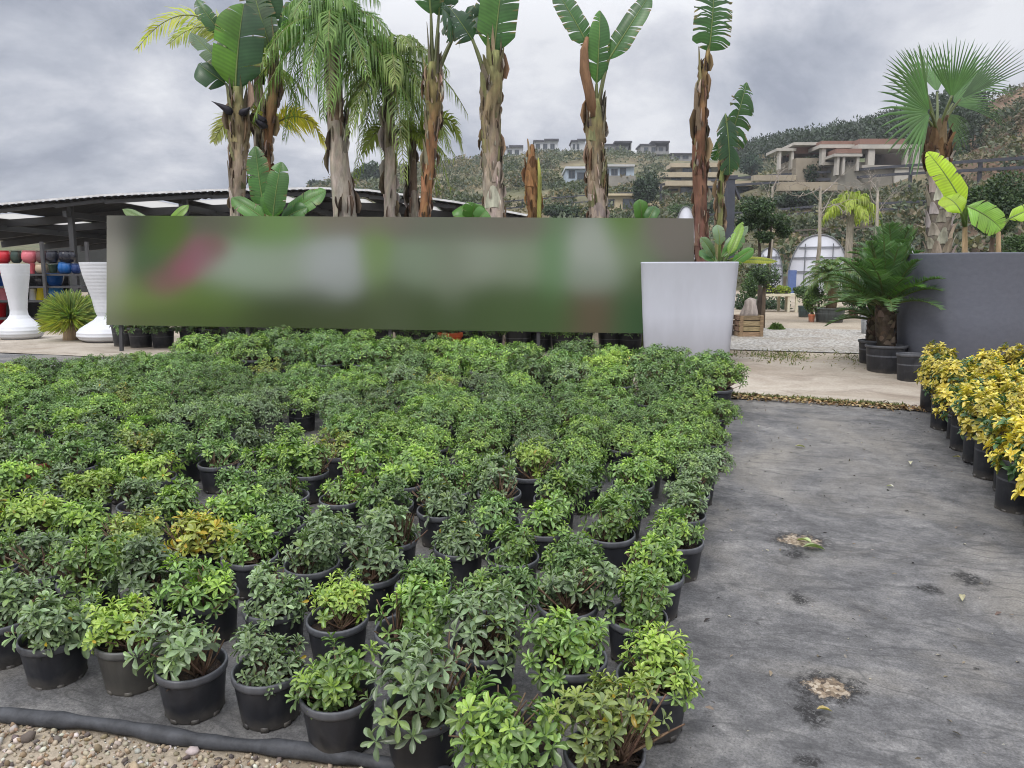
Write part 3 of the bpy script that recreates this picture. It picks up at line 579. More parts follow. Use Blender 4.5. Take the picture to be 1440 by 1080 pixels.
def fan(m, hub, axis_, normal, Rr, spread, nseg, col, rng, droop=.25, fuse=.44, cup=.2):
    hub = V3(hub); ax = nrm(axis_); nv = nrm(np.array(normal) - ax * (np.array(normal) @ ax)); x = np.cross(ax, nv); dth = R(spread) / nseg
    for k in range(nseg):
        th = (k + .5) / nseg * R(spread) - R(spread) / 2; L = Rr * (1 - .22 * abs(th) / PI) * rng.uniform(.92, 1.06); vs = []; c = jig(rng, col, .18); fd = .5
        def P(r, th_, lift): d = math.cos(th_) * ax + math.sin(th_) * x; return hub + d * r + nv * (lift + cup * (r / Rr) * Rr * (1 - math.cos(th_)) * .6) - np.array((0, 0, 1)) * droop * L * max(0, r / L - .55) ** 1.6 * 1.8
        for r, wf in ((.05, 1), (.3, 1), (fuse, .98), (.75, .62), (.9, .36), (1.0, .03)):
            rr = r * L; half = dth / 2 * (wf if r <= fuse else wf * fuse / r)
            vs += [P(rr, th - half, 0), P(rr, th, fd * rr * dth * .5 * wf), P(rr, th + half, 0)]
        m.add(vs, [(i * 3 + j, i * 3 + j + 1, (i + 1) * 3 + j + 1, (i + 1) * 3 + j) for i in range(5) for j in range(2)], c)
def cloud_leaves(m, c, rx, ry, rz, n, L, cols, rng, lobes=7, wr=.5, tpl=CARD, inner=.5):
    """leaf-sized faces through an uneven crown built of several lobes"""
    lob = [(0, 0, 0, .72)] + [(*(nrm(rng.normal(size=3)) * .52), rng.uniform(.32, .55)) for _ in range(lobes)]; tone = [rng.uniform(.75, 1.25) for _ in lob]
    n = int(n * 3.2); L = L * .62; K = rng.integers(0, len(lob), n); Lb = np.array(lob)[K]; d = rng.normal(size=(n, 3)); d /= np.linalg.norm(d, axis=1, keepdims=True); q = 1 - inner * rng.random(n) ** 2
    P = (Lb[:, :3] + d * (Lb[:, 3] * q)[:, None]) * np.array((rx, ry, rz)) + V3(c); C = np.array(cols)[rng.integers(0, len(cols), n)] * np.array(tone)[K][:, None] * rng.uniform(.75, 1.3, (n, 1))
    LL = L * rng.uniform(.6, 1.3, n); quads(m, P, d * .6 + rng.normal(size=(n, 3)) * .6, d + rng.normal(size=(n, 3)) * .3 + np.array((0, 0, .6)), LL, LL * wr, C)
def branch(m, p, d, L, r, depth, rng, col, spread=.6):
    q = V3(p) + nrm(d) * L; mid = (V3(p) + q) / 2 + rng.normal(size=3) * L * .06; tube(m, [p, mid, q], [r, r * .8, r * .6], 5, jig(rng, col, .15), False)
    if depth > 0:
        for k in range(int(rng.integers(2, 4))): branch(m, q, nrm(d) + rng.normal(size=3) * spread + np.array((0, 0, .15)), L * rng.uniform(.55, .8), r * .58, depth - 1, rng, col, spread)
def quads(m, P, D, Nn, L, Wd, C):
    """many small pointed leaf faces at once"""
    D = D / np.maximum(1e-6, np.linalg.norm(D, axis=1, keepdims=True)); X = np.cross(D, Nn); X = X / np.maximum(1e-6, np.linalg.norm(X, axis=1, keepdims=True)); Z = np.cross(X, D); n = len(P); L = L[:, None]; Wd = Wd[:, None]
    V = np.stack([P - X * Wd * .12, P + X * Wd * .5 + D * L * .45 + Z * L * .05, P + D * L - Z * L * .08, P - X * Wd * .5 + D * L * .45 + Z * L * .05], 1).reshape(-1, 3)
    m.add(V, (np.arange(n)[:, None] * 4 + np.arange(4)).tolist(), np.repeat(np.clip(C, 0, 1), 4, 0))
rg = np.random.default_rng(77)
# ------------------------------------------------------------------ planters, banner
def planter(name, label, px, Y, zt, rt, rb_, col, mt, wall=.06, foot=0.0, base=None, sq=0.0):
    c = at(px, 385, Y); zb = gz(c.x, Y) if base is None else base; o = wthing(name, label, "planter", (c.x, Y, zb)); h = zt - zb; m = M()
    lathe(m, [(rb_ - .02, 0), (rb_, .015), (rb_ + (rt - rb_) * .5, h * .5), (rt - .004, h - .02), (rt, h - .008), (rt - .008, h), (rt - wall, h), (rt - wall - .01, h - .015), (rt - wall - .03, h - .12)], 160 if sq else 56, col, sq=sq)
    m.build("shell", mt, o); s = M(); lathe(s, [(.001, h - .08), (rt - wall - .02, h - .09)], 40, (.1, .07, .05), capb=False, sq=sq); s.build("soil", SOIL, o); return o, h
WHITEP = tint_mat("white_fibreglass", 0.6, 7, 0.93, 1.04, (1, 1, .25), 0.12, 0.002); GREYP = tint_mat("grey_cast_stone", 0.75, 16, 0.90, 1.08, (1, 1, 1.6), 0.25, 0.004)
planter("planter", "pale white tapered square planter at the end of the blurred banner", 968, 9.0, at(968, 368, 8.4).z, 64 * mpp(9.0), 56 * mpp(9.0), srgb(190, 193, 204), WHITEP, sq=14.0)
planter("planter", "huge dark grey round planter behind the golden shrubs", 1357, 8.25, at(1357, 355, 7.65).z, 88 * mpp(8.25), 76 * mpp(8.25), srgb(102, 105, 116), GREYP)
def vase(label, px, ybase, ytop, hw, hb, hf):
    p = ground(px, ybase); Y = p.y; k = mpp(Y); h = at(px, ytop, Y).z - p.z; o = wthing("vase", label, "vase", p)
    m = M(); pr = [(a / 195 * hb if b < .36 else a / 122 * hw, b) for a, b in ((118, 0), (150, .02), (180, .05), (195, .09), (193, .135), (173, .185), (136, .235), (99, .285), (77, .335), (70, .39), (80, .55), (95, .69), (110, .83), (122, 1.0))]; prof = []
    for i in range(190):   # turned rings on the surface
        t = i / 189; prof.append((float(np.interp(t, [b for a, b in pr], [a for a, b in pr])) * k * (1 + .0035 * math.sin(t * 150)), t * h))
    prof += [(hw * .92 * k, h), (hw * .85 * k, h - .03), (hw * .6 * k, h * .6)]; lathe(m, prof, 48, srgb(212, 214, 220)); m.build("body", WHITEP, o); return o
vase("tall white ribbed vase with bulbous foot in front of coloured pots", 30, 478, 371, 18.5, 29, 24)
vase("second tall white vase half hidden by the end of the banner", 160, 481, 369, 36, 46, 40)
def banner():
    YL, YR = 9.9, 9.15; A = at(150, 303, YL); Bq = at(150, 457, YL); Cq = at(976, 307, YR); D = at(976, 470, YR); nx, nz_ = 150, 36
    base = [(300, 140, .0)]; blobs = [  # x, y, sx, sy, rgb, weight : soft colours standing in for a blurred-out sign
        (150, 380, 22, 80, (150, 148, 138)), (185, 315, 40, 22, (62, 62, 58)), (235, 325, 22, 30, (88, 118, 42)), (220, 375, 28, 30, (74, 98, 66)), (235, 400, 18, 14, (140, 80, 98)), (262, 382, 18, 15, (150, 78, 104)), (290, 362, 20, 16, (138, 82, 100)), (312, 348, 14, 12, (120, 85, 85)),
        (190, 430, 60, 25, (112, 132, 66)), (310, 425, 40, 22, (92, 118, 48)), (330, 315, 30, 14, (95, 90, 82)), (395, 318, 45, 22, (108, 140, 80)), (470, 312, 25, 15, (120, 112, 100)), (550, 312, 35, 14, (118, 110, 100)), (345, 380, 38, 26, (142, 158, 140)), (410, 380, 30, 25, (140, 155, 135)), (480, 375, 34, 30, (160, 166, 166)), (500, 400, 18, 15, (150, 158, 155)),
        (545, 362, 16, 35, (112, 138, 80)), (600, 372, 30, 25, (124, 140, 118)), (650, 380, 20, 35, (120, 130, 112)), (690, 365, 26, 25, (138, 148, 132)), (745, 365, 25, 25, (128, 142, 120)), (790, 365, 16, 40, (92, 130, 84)), (850, 352, 35, 24, (156, 164, 154)), (840, 385, 30, 18, (132, 145, 130)), (885, 325, 16, 28, (90, 124, 52)), (940, 325, 30, 22, (118, 112, 104)), (900, 370, 18, 30, (96, 116, 76)),
        (400, 440, 80, 24, (58, 72, 36)), (520, 435, 60, 26, (66, 78, 46)), (570, 430, 30, 30, (80, 92, 66)), (640, 440, 50, 26, (62, 80, 44)), (720, 430, 40, 30, (70, 90, 52)), (845, 435, 30, 28, (96, 84, 66)), (790, 435, 25, 25, (66, 90, 48)), (890, 440, 20, 30, (62, 100, 60)), (250, 450, 60, 14, (70, 86, 44)), (180, 460, 40, 14, (88, 92, 66)), (640, 318, 50, 14, (104, 108, 94)), (730, 318, 40, 14, (112, 108, 98))]
    m = M(); vs = []; cs = []; up = np.array
    nv = nrm(np.cross(V3(Cq) - V3(A), (0, 0, 1)))
    for j in range(nz_ + 1):
        for i in range(nx + 1):
            s = i / nx; t = j / nz_; top = V3(A) * (1 - s) + V3(Cq) * s; bot = V3(Bq) * (1 - s) + V3(D) * s; p = top * (1 - t) + bot * t
            p = p + nv * (.006 * math.sin(s * 23 + t * 2) + .004 * math.sin(s * 61 - t * 3)); vs.append(p)
            px = 150 + 826 * s; py = 305 + 158 * t; a = np.zeros(3); w = 1e-4
            for bx, by, sx, sy, c in blobs:
                g = math.exp(-((px - bx) / sx) ** 2 * .62 - ((py - by) / sy) ** 2 * .62); a += g * srgb(*c); w += g
            a = (a + .05 * srgb(88, 98, 78)) / (w + .05); cs.append((a * .92 + .08 * a.mean()) * .9)
    n = nx + 1; m.add(vs, [(j * n + i, j * n + i + 1, (j + 1) * n + i + 1, (j + 1) * n + i) for j in range(nz_) for i in range(nx)], np.array(cs))
    back = M(); back.add([V3(v) + nv * (.012 if nv[1] > 0 else -.012) for v in vs], [(j * n + i, (j + 1) * n + i, (j + 1) * n + i + 1, j * n + i + 1) for j in range(nz_) for i in range(nx)], srgb(200, 200, 196))
    if nv[1] > 0: m.f = [f[::-1] for f in m.f]; back.f = [f[::-1] for f in back.f]
    o = wthing("banner", "long horizontal banner standing in for a blurred green, pink and white sign behind the bed", "banner", ((A.x + Cq.x) / 2, (YL + YR) / 2, ZL))
    wpart(m, "print", tint_mat("blurred_panel", 0.8, 3, 0.99, 1.01, None, 0.0, spec=0.15), o); wpart(back, "backing", PAINT, o)
    for s in (.02, .25, .5, .75, .98):
        p = V3(A) * (1 - s) + V3(Cq) * s; q = V3(Bq) * (1 - s) + V3(D) * s; pm = M(); off = np.array((0, .05, 0)); bar(pm, (q[0], q[1] + .05, ZL - .05), p + off + np.array((0, 0, -.02)), .04, .04, (.05, .05, .055)); wpart(pm, "post", METAL, o, False)
banner()
# things glimpsed below the banner
p = ground(628, 505); o = wthing("terracotta_pot", "small orange terracotta pot under the banner", "pot", (p.x, p.y + .6, ZL)); m = M()
lathe(m, [(.10, 0), (.145, .22), (.16, .22), (.16, .27), (.14, .27), (.12, .2)], 28, srgb(190, 92, 55)); m.build("body", STONE, o); m = M(); lathe(m, [(.001, .235), (.135, .235)], 24, capb=False); m.build("soil", SOIL, o)
# ------------------------------------------------------------------ palms and birds of paradise behind the banner
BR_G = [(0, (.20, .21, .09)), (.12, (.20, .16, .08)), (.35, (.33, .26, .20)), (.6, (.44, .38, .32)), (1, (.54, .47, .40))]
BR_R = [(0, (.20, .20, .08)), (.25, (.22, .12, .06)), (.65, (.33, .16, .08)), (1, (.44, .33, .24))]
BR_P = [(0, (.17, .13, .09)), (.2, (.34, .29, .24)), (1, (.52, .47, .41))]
def shag(m, ax, n, L, cols, rng, t0=.05, t1=.98):
    for k in range(n):   # loose peeling bark and fibre
        t = rng.uniform(t0, t1); p, r = ax(t); a = rng.random() * 6.28; q = p + np.array((math.cos(a), math.sin(a), 0)) * r * .98
        d = np.array((math.cos(a) * .10 + rng.normal() * .08, math.sin(a) * .10, 1.0 if rng.random() < .6 else -1.0)); put(m, STRAP, q, d, (math.cos(a), math.sin(a), .1), L * rng.uniform(.4, 1.2), .022 * rng.uniform(.4, 1.3), jig(rng, cols[int(rng.integers(0, len(cols)))], .3))
def paradise(label, Y, tr, cols, leaves, stalks=(), nb=14, blen=.45, flowers=(), seed=1, name="bird_of_paradise_tree"):
    r = np.random.default_rng(seed); b = at(tr[-1][0], 300, Y); o = wthing(name, label, "tree", (b.x, Y, ZL)); m = M()
    a0, a1 = tr[-2], tr[-1]; zb = 385 + FPX * (EYE - ZL) / Y   # carry the trunk down to the soil
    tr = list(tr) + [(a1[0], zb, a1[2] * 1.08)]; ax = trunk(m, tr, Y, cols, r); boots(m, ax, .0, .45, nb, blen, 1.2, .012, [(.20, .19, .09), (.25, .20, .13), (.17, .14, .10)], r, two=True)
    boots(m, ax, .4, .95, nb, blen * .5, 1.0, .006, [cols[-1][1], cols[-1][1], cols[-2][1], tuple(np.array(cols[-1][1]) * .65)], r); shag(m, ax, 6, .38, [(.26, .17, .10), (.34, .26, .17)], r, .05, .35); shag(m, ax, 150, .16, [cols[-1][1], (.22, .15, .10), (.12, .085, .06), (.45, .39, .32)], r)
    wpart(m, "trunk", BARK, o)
    for lf in leaves:
        g = dict(lf); m = M(); p0 = V3(pt(g['b'], Y + g.get('dy', 0))); p1 = V3(pt(g['t'], Y + g.get('dy', 0) + g.get('ty', 0)))
        if 's' in g:
            s0 = V3(pt(g['s'], Y)); sm = V3(pt(g.get('sm', ((g['s'][0] + g['b'][0]) / 2, (g['s'][1] + g['b'][1]) / 2)), Y + g.get('dy', 0) * .5)); tube(m, bez(s0, sm, p0, 8), list(np.linspace(.036, .018, 8)), 7, g.get('sc', (.20, .22, .10)), False)
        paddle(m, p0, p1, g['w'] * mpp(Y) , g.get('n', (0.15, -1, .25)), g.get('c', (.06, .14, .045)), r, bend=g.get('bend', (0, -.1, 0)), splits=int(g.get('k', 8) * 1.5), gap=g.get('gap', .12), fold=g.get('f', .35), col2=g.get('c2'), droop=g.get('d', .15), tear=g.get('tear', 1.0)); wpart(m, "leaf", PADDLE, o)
    for (a, b_, c) in flowers:
        m = M(); q0, q1, q2 = V3(pt(a, Y - .12)), V3(pt(b_, Y - .2)), V3(pt(c, Y - .22)); tube(m, bez(q0, q1, q2, 9), [.02, .04, .055, .055, .045, .035, .024, .012, .002], 8, (.016, .014, .022), False); wpart(m, "flower_spathe", PAINT, o)
    return o
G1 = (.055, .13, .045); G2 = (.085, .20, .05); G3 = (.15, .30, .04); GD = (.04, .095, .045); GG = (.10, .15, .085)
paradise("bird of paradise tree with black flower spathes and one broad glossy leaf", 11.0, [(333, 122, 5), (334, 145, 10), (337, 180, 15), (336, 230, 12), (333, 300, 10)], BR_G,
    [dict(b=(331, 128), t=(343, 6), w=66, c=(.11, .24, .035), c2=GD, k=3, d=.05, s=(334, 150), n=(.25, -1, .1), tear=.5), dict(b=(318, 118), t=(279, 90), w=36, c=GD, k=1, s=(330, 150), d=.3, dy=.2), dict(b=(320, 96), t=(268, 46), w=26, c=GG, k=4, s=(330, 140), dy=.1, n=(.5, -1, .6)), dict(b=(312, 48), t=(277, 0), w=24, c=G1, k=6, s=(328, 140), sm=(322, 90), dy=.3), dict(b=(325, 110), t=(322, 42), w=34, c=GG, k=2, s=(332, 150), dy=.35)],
    flowers=[((326, 160), (322, 154), (297, 142)), ((337, 160), (346, 158), (352, 150))], seed=1)
paradise("slim bird of paradise tree with a dark spathe beside its yellow fronds", 11.25, [(388, 62, 4), (386, 110, 6), (382, 150, 9), (378, 180, 6), (376, 240, 7), (378, 300, 8)], BR_R,
    [dict(b=(381, 70), t=(352, -30), w=44, c=GG, k=7, s=(385, 120), n=(.4, -1, .2)), dict(b=(378, 45), t=(368, -60), w=50, c=GD, k=5, s=(385, 110), dy=.2), dict(b=(398, 75), t=(425, -20), w=34, c=G1, k=6, s=(387, 130), dy=.2)], flowers=[((375, 172), (366, 170), (360, 157)), ((376, 178), (364, 176), (357, 163))], seed=2, nb=8)
paradise("russet trunked bird of paradise tree beside the drooping palms", 10.6, [(609, 88, 7), (608, 125, 13), (610, 160, 10), (605, 220, 8), (600, 270, 8), (598, 300, 8.5)], BR_R,
    [dict(b=(606, 20), t=(595, -110), w=50, c=G1, s=(608, 100)), dict(b=(617, 22), t=(628, -100), w=50, c=GD, s=(611, 100), dy=.1), dict(b=(645, 38), t=(622, 12), w=46, c=GD, k=5, s=(613, 105), sm=(628, 70), d=.3, dy=.15, ty=-.5), dict(b=(648, 32), t=(690, 20), w=40, c=(.05, .12, .06), k=6, s=(614, 105), sm=(632, 60), dy=.3)], seed=3)
paradise("thick bird of paradise tree with one upright broad leaf above a flared sheath", 10.5, [(697, 72, 8), (695, 100, 13), (691, 140, 15), (689, 165, 13), (690, 180, 14), (691, 240, 13), (695, 300, 16)], BR_G,
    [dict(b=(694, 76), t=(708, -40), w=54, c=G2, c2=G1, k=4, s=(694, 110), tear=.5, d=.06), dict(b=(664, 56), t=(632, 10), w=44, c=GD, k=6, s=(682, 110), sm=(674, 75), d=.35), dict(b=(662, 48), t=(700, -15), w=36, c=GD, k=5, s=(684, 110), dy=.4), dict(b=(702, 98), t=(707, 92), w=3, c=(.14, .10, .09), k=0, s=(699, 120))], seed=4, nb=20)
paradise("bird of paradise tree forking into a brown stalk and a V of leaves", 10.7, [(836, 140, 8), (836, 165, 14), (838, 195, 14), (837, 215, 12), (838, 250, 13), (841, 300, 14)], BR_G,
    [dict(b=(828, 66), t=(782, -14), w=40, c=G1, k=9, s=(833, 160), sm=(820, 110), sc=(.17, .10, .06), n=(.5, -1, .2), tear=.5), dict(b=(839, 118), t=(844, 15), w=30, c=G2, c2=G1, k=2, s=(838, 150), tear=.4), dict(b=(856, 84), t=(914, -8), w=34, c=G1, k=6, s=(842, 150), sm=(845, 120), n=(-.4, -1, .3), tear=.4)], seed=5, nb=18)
m = M(); r5 = np.random.default_rng(50); tube(m, [pt(q, 10.62) for q in ((834, 165), (829, 130), (822, 100), (822, 70), (826, 52))], [.06, .062, .07, .055, .02], 10, (.22, .125, .07), True, .25, r5)
fk = [o for o in bpy.data.objects if o.get("label", "").startswith("bird of paradise tree forking")][0]; wpart(m, "dead_stalk", BARK, fk)
paradise("tall slender brown bird of paradise tree with a single feathery leaf", 9.9, [(996, 70, 2.5), (990, 105, 5), (986, 150, 8), (983, 200, 10), (984, 260, 10), (987, 340, 10.5)], [(0, (.22, .16, .07)), (.3, (.20, .10, .06)), (.6, (.19, .10, .075)), (1, (.22, .13, .10))],
    [dict(b=(997, 72), t=(1004, -22), w=54, c=G1, k=16, gap=.3, s=(992, 100), n=(.05, -1, .1), d=.25)], seed=6, nb=8)
paradise("thin green stemmed bird of paradise with a torn hanging leaf at the steel post", 9.7, [(1024, 195, 2), (1019, 220, 3), (1014, 260, 4.5), (1012, 300, 5), (1011, 345, 6)], [(0, (.22, .28, .09)), (.4, (.22, .22, .09)), (1, (.30, .22, .15))],
    [dict(b=(1021, 212), t=(1050, 116), w=44, c=G1, k=14, gap=.2, s=(1018, 235), n=(.5, -1, .1), d=.35), dict(b=(1020, 160), t=(1026, 245), w=32, c=GD, k=10, d=.3, dy=-.1), dict(b=(1018, 190), t=(1003, 225), w=18, c=G1, k=6, dy=.1)], seed=7, nb=5, blen=.2)
# broken stump
m = M(); rs = np.random.default_rng(8); b = at(750, 300, 10.4); o = wthing("tree_stump", "tall broken brown stump with a thin green shoot between two trunks", "stump", (b.x, 10.4, ZL)); zb = 385 + FPX * (EYE - ZL) / 10.4
ax = trunk(m, [(748, 203, 2), (747, 222, 6), (747, 245, 9), (749, 280, 9), (752, 305, 9), (752, zb, 10)], 10.4, [(0, (.24, .13, .06)), (.5, (.30, .16, .07)), (1, (.22, .14, .08))], rs, rough=.2)
boots(m, ax, .05, .8, 26, .18, .8, .02, [(.30, .16, .07), (.16, .08, .04), (.36, .24, .13)], rs); shag(m, ax, 90, .2, [(.34, .20, .09), (.14, .08, .045)], rs); wpart(m, "trunk", BARK, o); m = M(); tube(m, [pt((759, zb), 10.3), pt((758, 300), 10.3), pt((759, 250), 10.3), pt((757, 222), 10.35)], [.03, .03, .028, .01], 8, (.26, .27, .07)); wpart(m, "shoot", BARK, o)
def palm(label, Y, tr, cols, crown, nf, Lf, leafL, col, tipc, hang, seed, elev=(-.2, 1.2), wid=.02, extra=(), name="feather_palm", nl=46, yscale=1.0):
    r = np.random.default_rng(seed); b = at(tr[-1][0], 300, Y); o = wthing(name, label, "palm tree", (b.x, Y, ZL)); m = M(); zb = 385 + FPX * (EYE - ZL) / Y
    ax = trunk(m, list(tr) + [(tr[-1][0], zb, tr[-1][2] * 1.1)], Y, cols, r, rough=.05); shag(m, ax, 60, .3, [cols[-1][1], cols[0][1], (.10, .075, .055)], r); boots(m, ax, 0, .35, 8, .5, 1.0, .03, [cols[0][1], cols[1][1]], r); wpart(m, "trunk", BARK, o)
    c = V3(pt(crown, Y))
    for k in range(nf):
        az = k * 2.39996 + r.random() * .4; el = elev[0] + (elev[1] - elev[0]) * (k + .5) / nf; L = Lf * r.uniform(.85, 1.15); d = np.array((math.cos(az) * math.cos(el), math.sin(az) * math.cos(el) * yscale, math.sin(el)))
        p1 = c + d * L * .55 + np.array((0, 0, .12 * L)); p2 = c + d * L * .80 + np.array((math.cos(az) * .22, math.sin(az) * .22, -.35 - .55 * (1 - el / 1.6))) * L
        m = M(); frond(m, c, p1, p2, nl, leafL, jig(r, col, .15), r, hang, tipcol=tipc, wid=wid); wpart(m, "frond", PALM, o)
    for (a, b_, e, cc, hg) in extra:
        m = M(); frond(m, pt(a, Y), pt(b_, Y - .3), pt(e, Y - .5), nl, leafL * 1.25, cc, r, hg * .7, tipcol=cc, wid=wid * 1.25, start=.2, vee=.0, twist=R(62)); wpart(m, "frond", PALM, o)
    return o
PG = (.12, .25, .06); PY = (.30, .34, .05); PT = (.17, .25, .05)
palm("drooping green feather palm with the thickest pale grey trunk", 11.0, [(468, 60, 10), (469, 120, 11), (472, 170, 12), (478, 240, 15), (485, 300, 17.5)], BR_P, (468, 40), 30, 1.15, .50, PG, (.19, .32, .07), .88, 21, (-.5, 1.3), wid=.015)
palm("dense drooping feather palm on a thin grey double trunk", 11.3, [(545, 110, 7), (547, 170, 7), (549, 230, 8.5), (549, 300, 9.5)], BR_P, (548, 95), 28, 1.05, .48, (.13, .24, .05), (.26, .32, .09), .88, 22, (-.7, 1.3), wid=.015)
palm("small yellow green feather palm between the two russet trunks", 11.8, [(580, 195, 4), (580, 240, 6), (582, 300, 7)], BR_P, (580, 200), 8, .62, .26, (.20, .28, .04), (.30, .34, .06), .55, 23, (.3, 1.3), extra=[((582, 205), (640, 120), (652, 222), (.32, .36, .13), .6), ((580, 205), (535, 150), (512, 215), (.26, .32, .05), .6), ((582, 200), (600, 170), (622, 185), PY, .5)])
palm("yellow feather palm whose fronds arch out behind the spathed trunk", 11.9, [(372, 165, 4), (374, 230, 5), (376, 300, 6)], BR_P, (372, 175), 5, .55, .26, (.42, .42, .06), (.50, .46, .09), .45, 24, (.4, 1.3), extra=[((378, 182), (425, 128), (464, 215), (.66, .60, .07), .55), ((366, 182), (325, 142), (300, 200), (.36, .38, .10), .6), ((378, 182), (410, 150), (445, 175), (.68, .60, .06), .5)])
palm("feather palm with one long yellow green frond arching over the shed", 12.0, [(362, 90, 5), (364, 180, 7), (366, 300, 8)], BR_P, (362, 92), 7, .7, .32, PT, PY, .6, 25, (.0, 1.3), extra=[((356, 95), (270, -40), (192, 70), (.46, .50, .06), .5), ((356, 96), (300, 0), (238, 62), (.36, .42, .06), .55), ((366, 96), (385, 70), (420, 150), (.20, .28, .05), .7)])
# young banana-like plants rising behind the banner
def young(label, Y, base, leaves, seed, name="young_banana_plant"):
    r = np.random.default_rng(seed); b = at(base[0], 385, Y); o = wthing(name, label, "plant", (b.x, Y, ZL)); m = M(); zb = 385 + FPX * (EYE - ZL) / Y
    tube(m, [pt((base[0], zb), Y), pt((base[0], (zb + base[1]) / 2), Y), pt(base, Y)], [.05, .045, .03] if seed < 36 else [.042, .036, .022], 10, (.20, .24, .09) if seed < 36 else (.34, .24, .14), True, .1, r); wpart(m, "stem", BARK, o)
    for (bb, tt, w, c, kk) in leaves:
        m = M(); dy = r.uniform(-.2, .2); p0 = V3(pt(bb, Y + dy)); tube(m, bez(pt(base, Y), pt(((base[0] + bb[0]) / 2, (base[1] + bb[1]) / 2), Y + dy * .5), p0, 6), [.024, .022, .02, .018, .016, .014], 6, (.20, .28, .09), False)
        paddle(m, p0, pt(tt, Y + dy + r.uniform(-.15, .15)), w * mpp(Y), (r.uniform(-.4, .4), -1, .4), c, r, splits=kk, bend=(0, -.06, .03), droop=.12, tear=.6, fold=.4); wpart(m, "leaf", PADDLE, o)
LG = (.10, .24, .05); LM = (.075, .18, .05)
young("fresh green banana plant with a serrated leaf fan behind the banner", 10.3, (386, 318), [((372, 298), (359, 206), 34, LM, 14), ((384, 304), (396, 228), 32, LM, 3), ((398, 306), (458, 268), 32, LG, 6), ((372, 308), (326, 278), 24, LG, 2), ((384, 310), (383, 262), 40, LG, 2), ((394, 312), (432, 292), 26, LM, 3)], 31)
young("low banana plant whose lime leaf tips show above the banner over the shed", 10.6, (228, 330), [((236, 318), (266, 288), 18, (.18, .34, .04), 0), ((218, 318), (172, 294), 14, (.16, .24, .10), 0)], 32)
young("round leaved plant showing just above the banner before the thick trunk", 10.2, (662, 322), [((655, 312), (648, 290), 30, LG, 2), ((664, 312), (668, 286), 32, LG, 3), ((670, 314), (684, 296), 24, LG, 2)], 33)
young("two pointed green leaves standing above the banner near its white end", 10.1, (906, 330), [((903, 312), (899, 280), 22, LG, 0), ((909, 314), (922, 290), 20, LM, 0)], 34)
young("leafy banana plant with pale and yellowing leaves in the white planter", 9.1, (1012, 378), [((1005, 362), (985, 334), 18, (.16, .24, .13), 2), ((1015, 362), (1046, 332), 18, LG, 1), ((1022, 366), (1094, 368), 11, (.30, .34, .04), 2), ((1018, 350), (1052, 318), 16, (.18, .26, .15), 2), ((1012, 345), (1008, 316), 18, (.20, .28, .17), 3), ((1030, 370), (1060, 350), 16, LG, 1), ((1024, 360), (1044, 312), 14, (.20, .34, .05), 1), ((1005, 368), (984, 352), 18, LM, 1)], 35)
# bananas in the grey planter
young("lime leaved banana plant with crumpled leaves in the grey planter", 8.0, (1357, 318), [((1356, 292), (1304, 214), 36, (.44, .62, .04), 5), ((1352, 300), (1328, 276), 40, (.40, .58, .04), 3), ((1360, 290), (1408, 322), 40, (.26, .48, .08), 5)], 36)
young("second smaller lime banana plant at the far side of the grey planter", 8.1, (1404, 325), [((1418, 308), (1458, 292), 22, (.32, .50, .05), 1)], 37)
# ------------------------------------------------------------------ fan palm, cycads, yucca
def fanpalm():
    Y = 9.6; r = np.random.default_rng(61); b = at(1322, 300, Y); o = wthing("fan_palm", "fan palm with grey scaly trunk behind the grey planter", "palm tree", (b.x, Y, ZL)); zb = 385 + FPX * (EYE - ZL) / Y
    m = M(); ax = trunk(m, [(1318, 188, 8), (1318, 205, 17), (1320, 235, 14), (1322, 265, 15), (1321, 300, 16.5), (1320, 335, 17), (1320, zb, 18)], Y, [(0, (.14, .08, .045)), (.16, (.16, .10, .06)), (.24, (.20, .17, .14)), (1, (.17, .145, .12))], r, rough=.04)
    boots(m, ax, .14, .95, 110, .17, .46, .05, [(.50, .46, .41), (.42, .37, .33), (.34, .28, .23)], r); boots(m, ax, 0, .14, 24, .22, .5, .05, [(.16, .09, .05), (.12, .08, .05), (.22, .16, .10)], r); shag(m, ax, 80, .14, [(.15, .085, .05), (.10, .06, .04)], r, 0, .2); wpart(m, "trunk", BARK, o)
    c = V3(pt((1318, 190), Y)); FG = (.080, .175, .050)
    for (hub, tip, dy, nn, sp, col, ns, dr) in (((1308, 158), (1232, 138), -.45, (.1, -1, .15), 145, FG, 28, .16), ((1302, 128), (1252, 78), .05, (.3, -1, .2), 112, (.085, .16, .05), 24, .05), ((1338, 138), (1352, 50), -.1, (-.2, -1, .25), 80, FG, 24, .03), ((1350, 140), (1438, 66), .1, (-.3, -1, .1), 34, (.06, .12, .045), 16, .02), ((1340, 146), (1400, 120), .35, (.3, -1, .6), 90, FG, 26, .3), ((1330, 160), (1362, 196), .1, (.2, -1, .4), 80, (.08, .15, .05), 24, .5), ((1300, 166), (1278, 226), .0, (.3, -1, .3), 46, (.075, .14, .05), 18, .3), ((1318, 130), (1300, 62), .5, (0, -1, .2), 60, FG, 18, .05), ((1345, 120), (1410, 90), .6, (0, -1, .4), 60, FG, 18, .15)):
        h = V3(pt(hub, Y + dy)); t = V3(pt(tip, Y + dy * 1.8)); m = M(); tube(m, bez(c, (c + h) / 2 + np.array((0, 0, .06)), h, 7), list(np.linspace(.022, .012, 7)), 6, (.14, .17, .06), False); fan(m, h, t - h, nn, np.linalg.norm(t - h), sp, int(ns * .8), col, r, dr); wpart(m, "fan_leaf", PALM, o)
fanpalm()
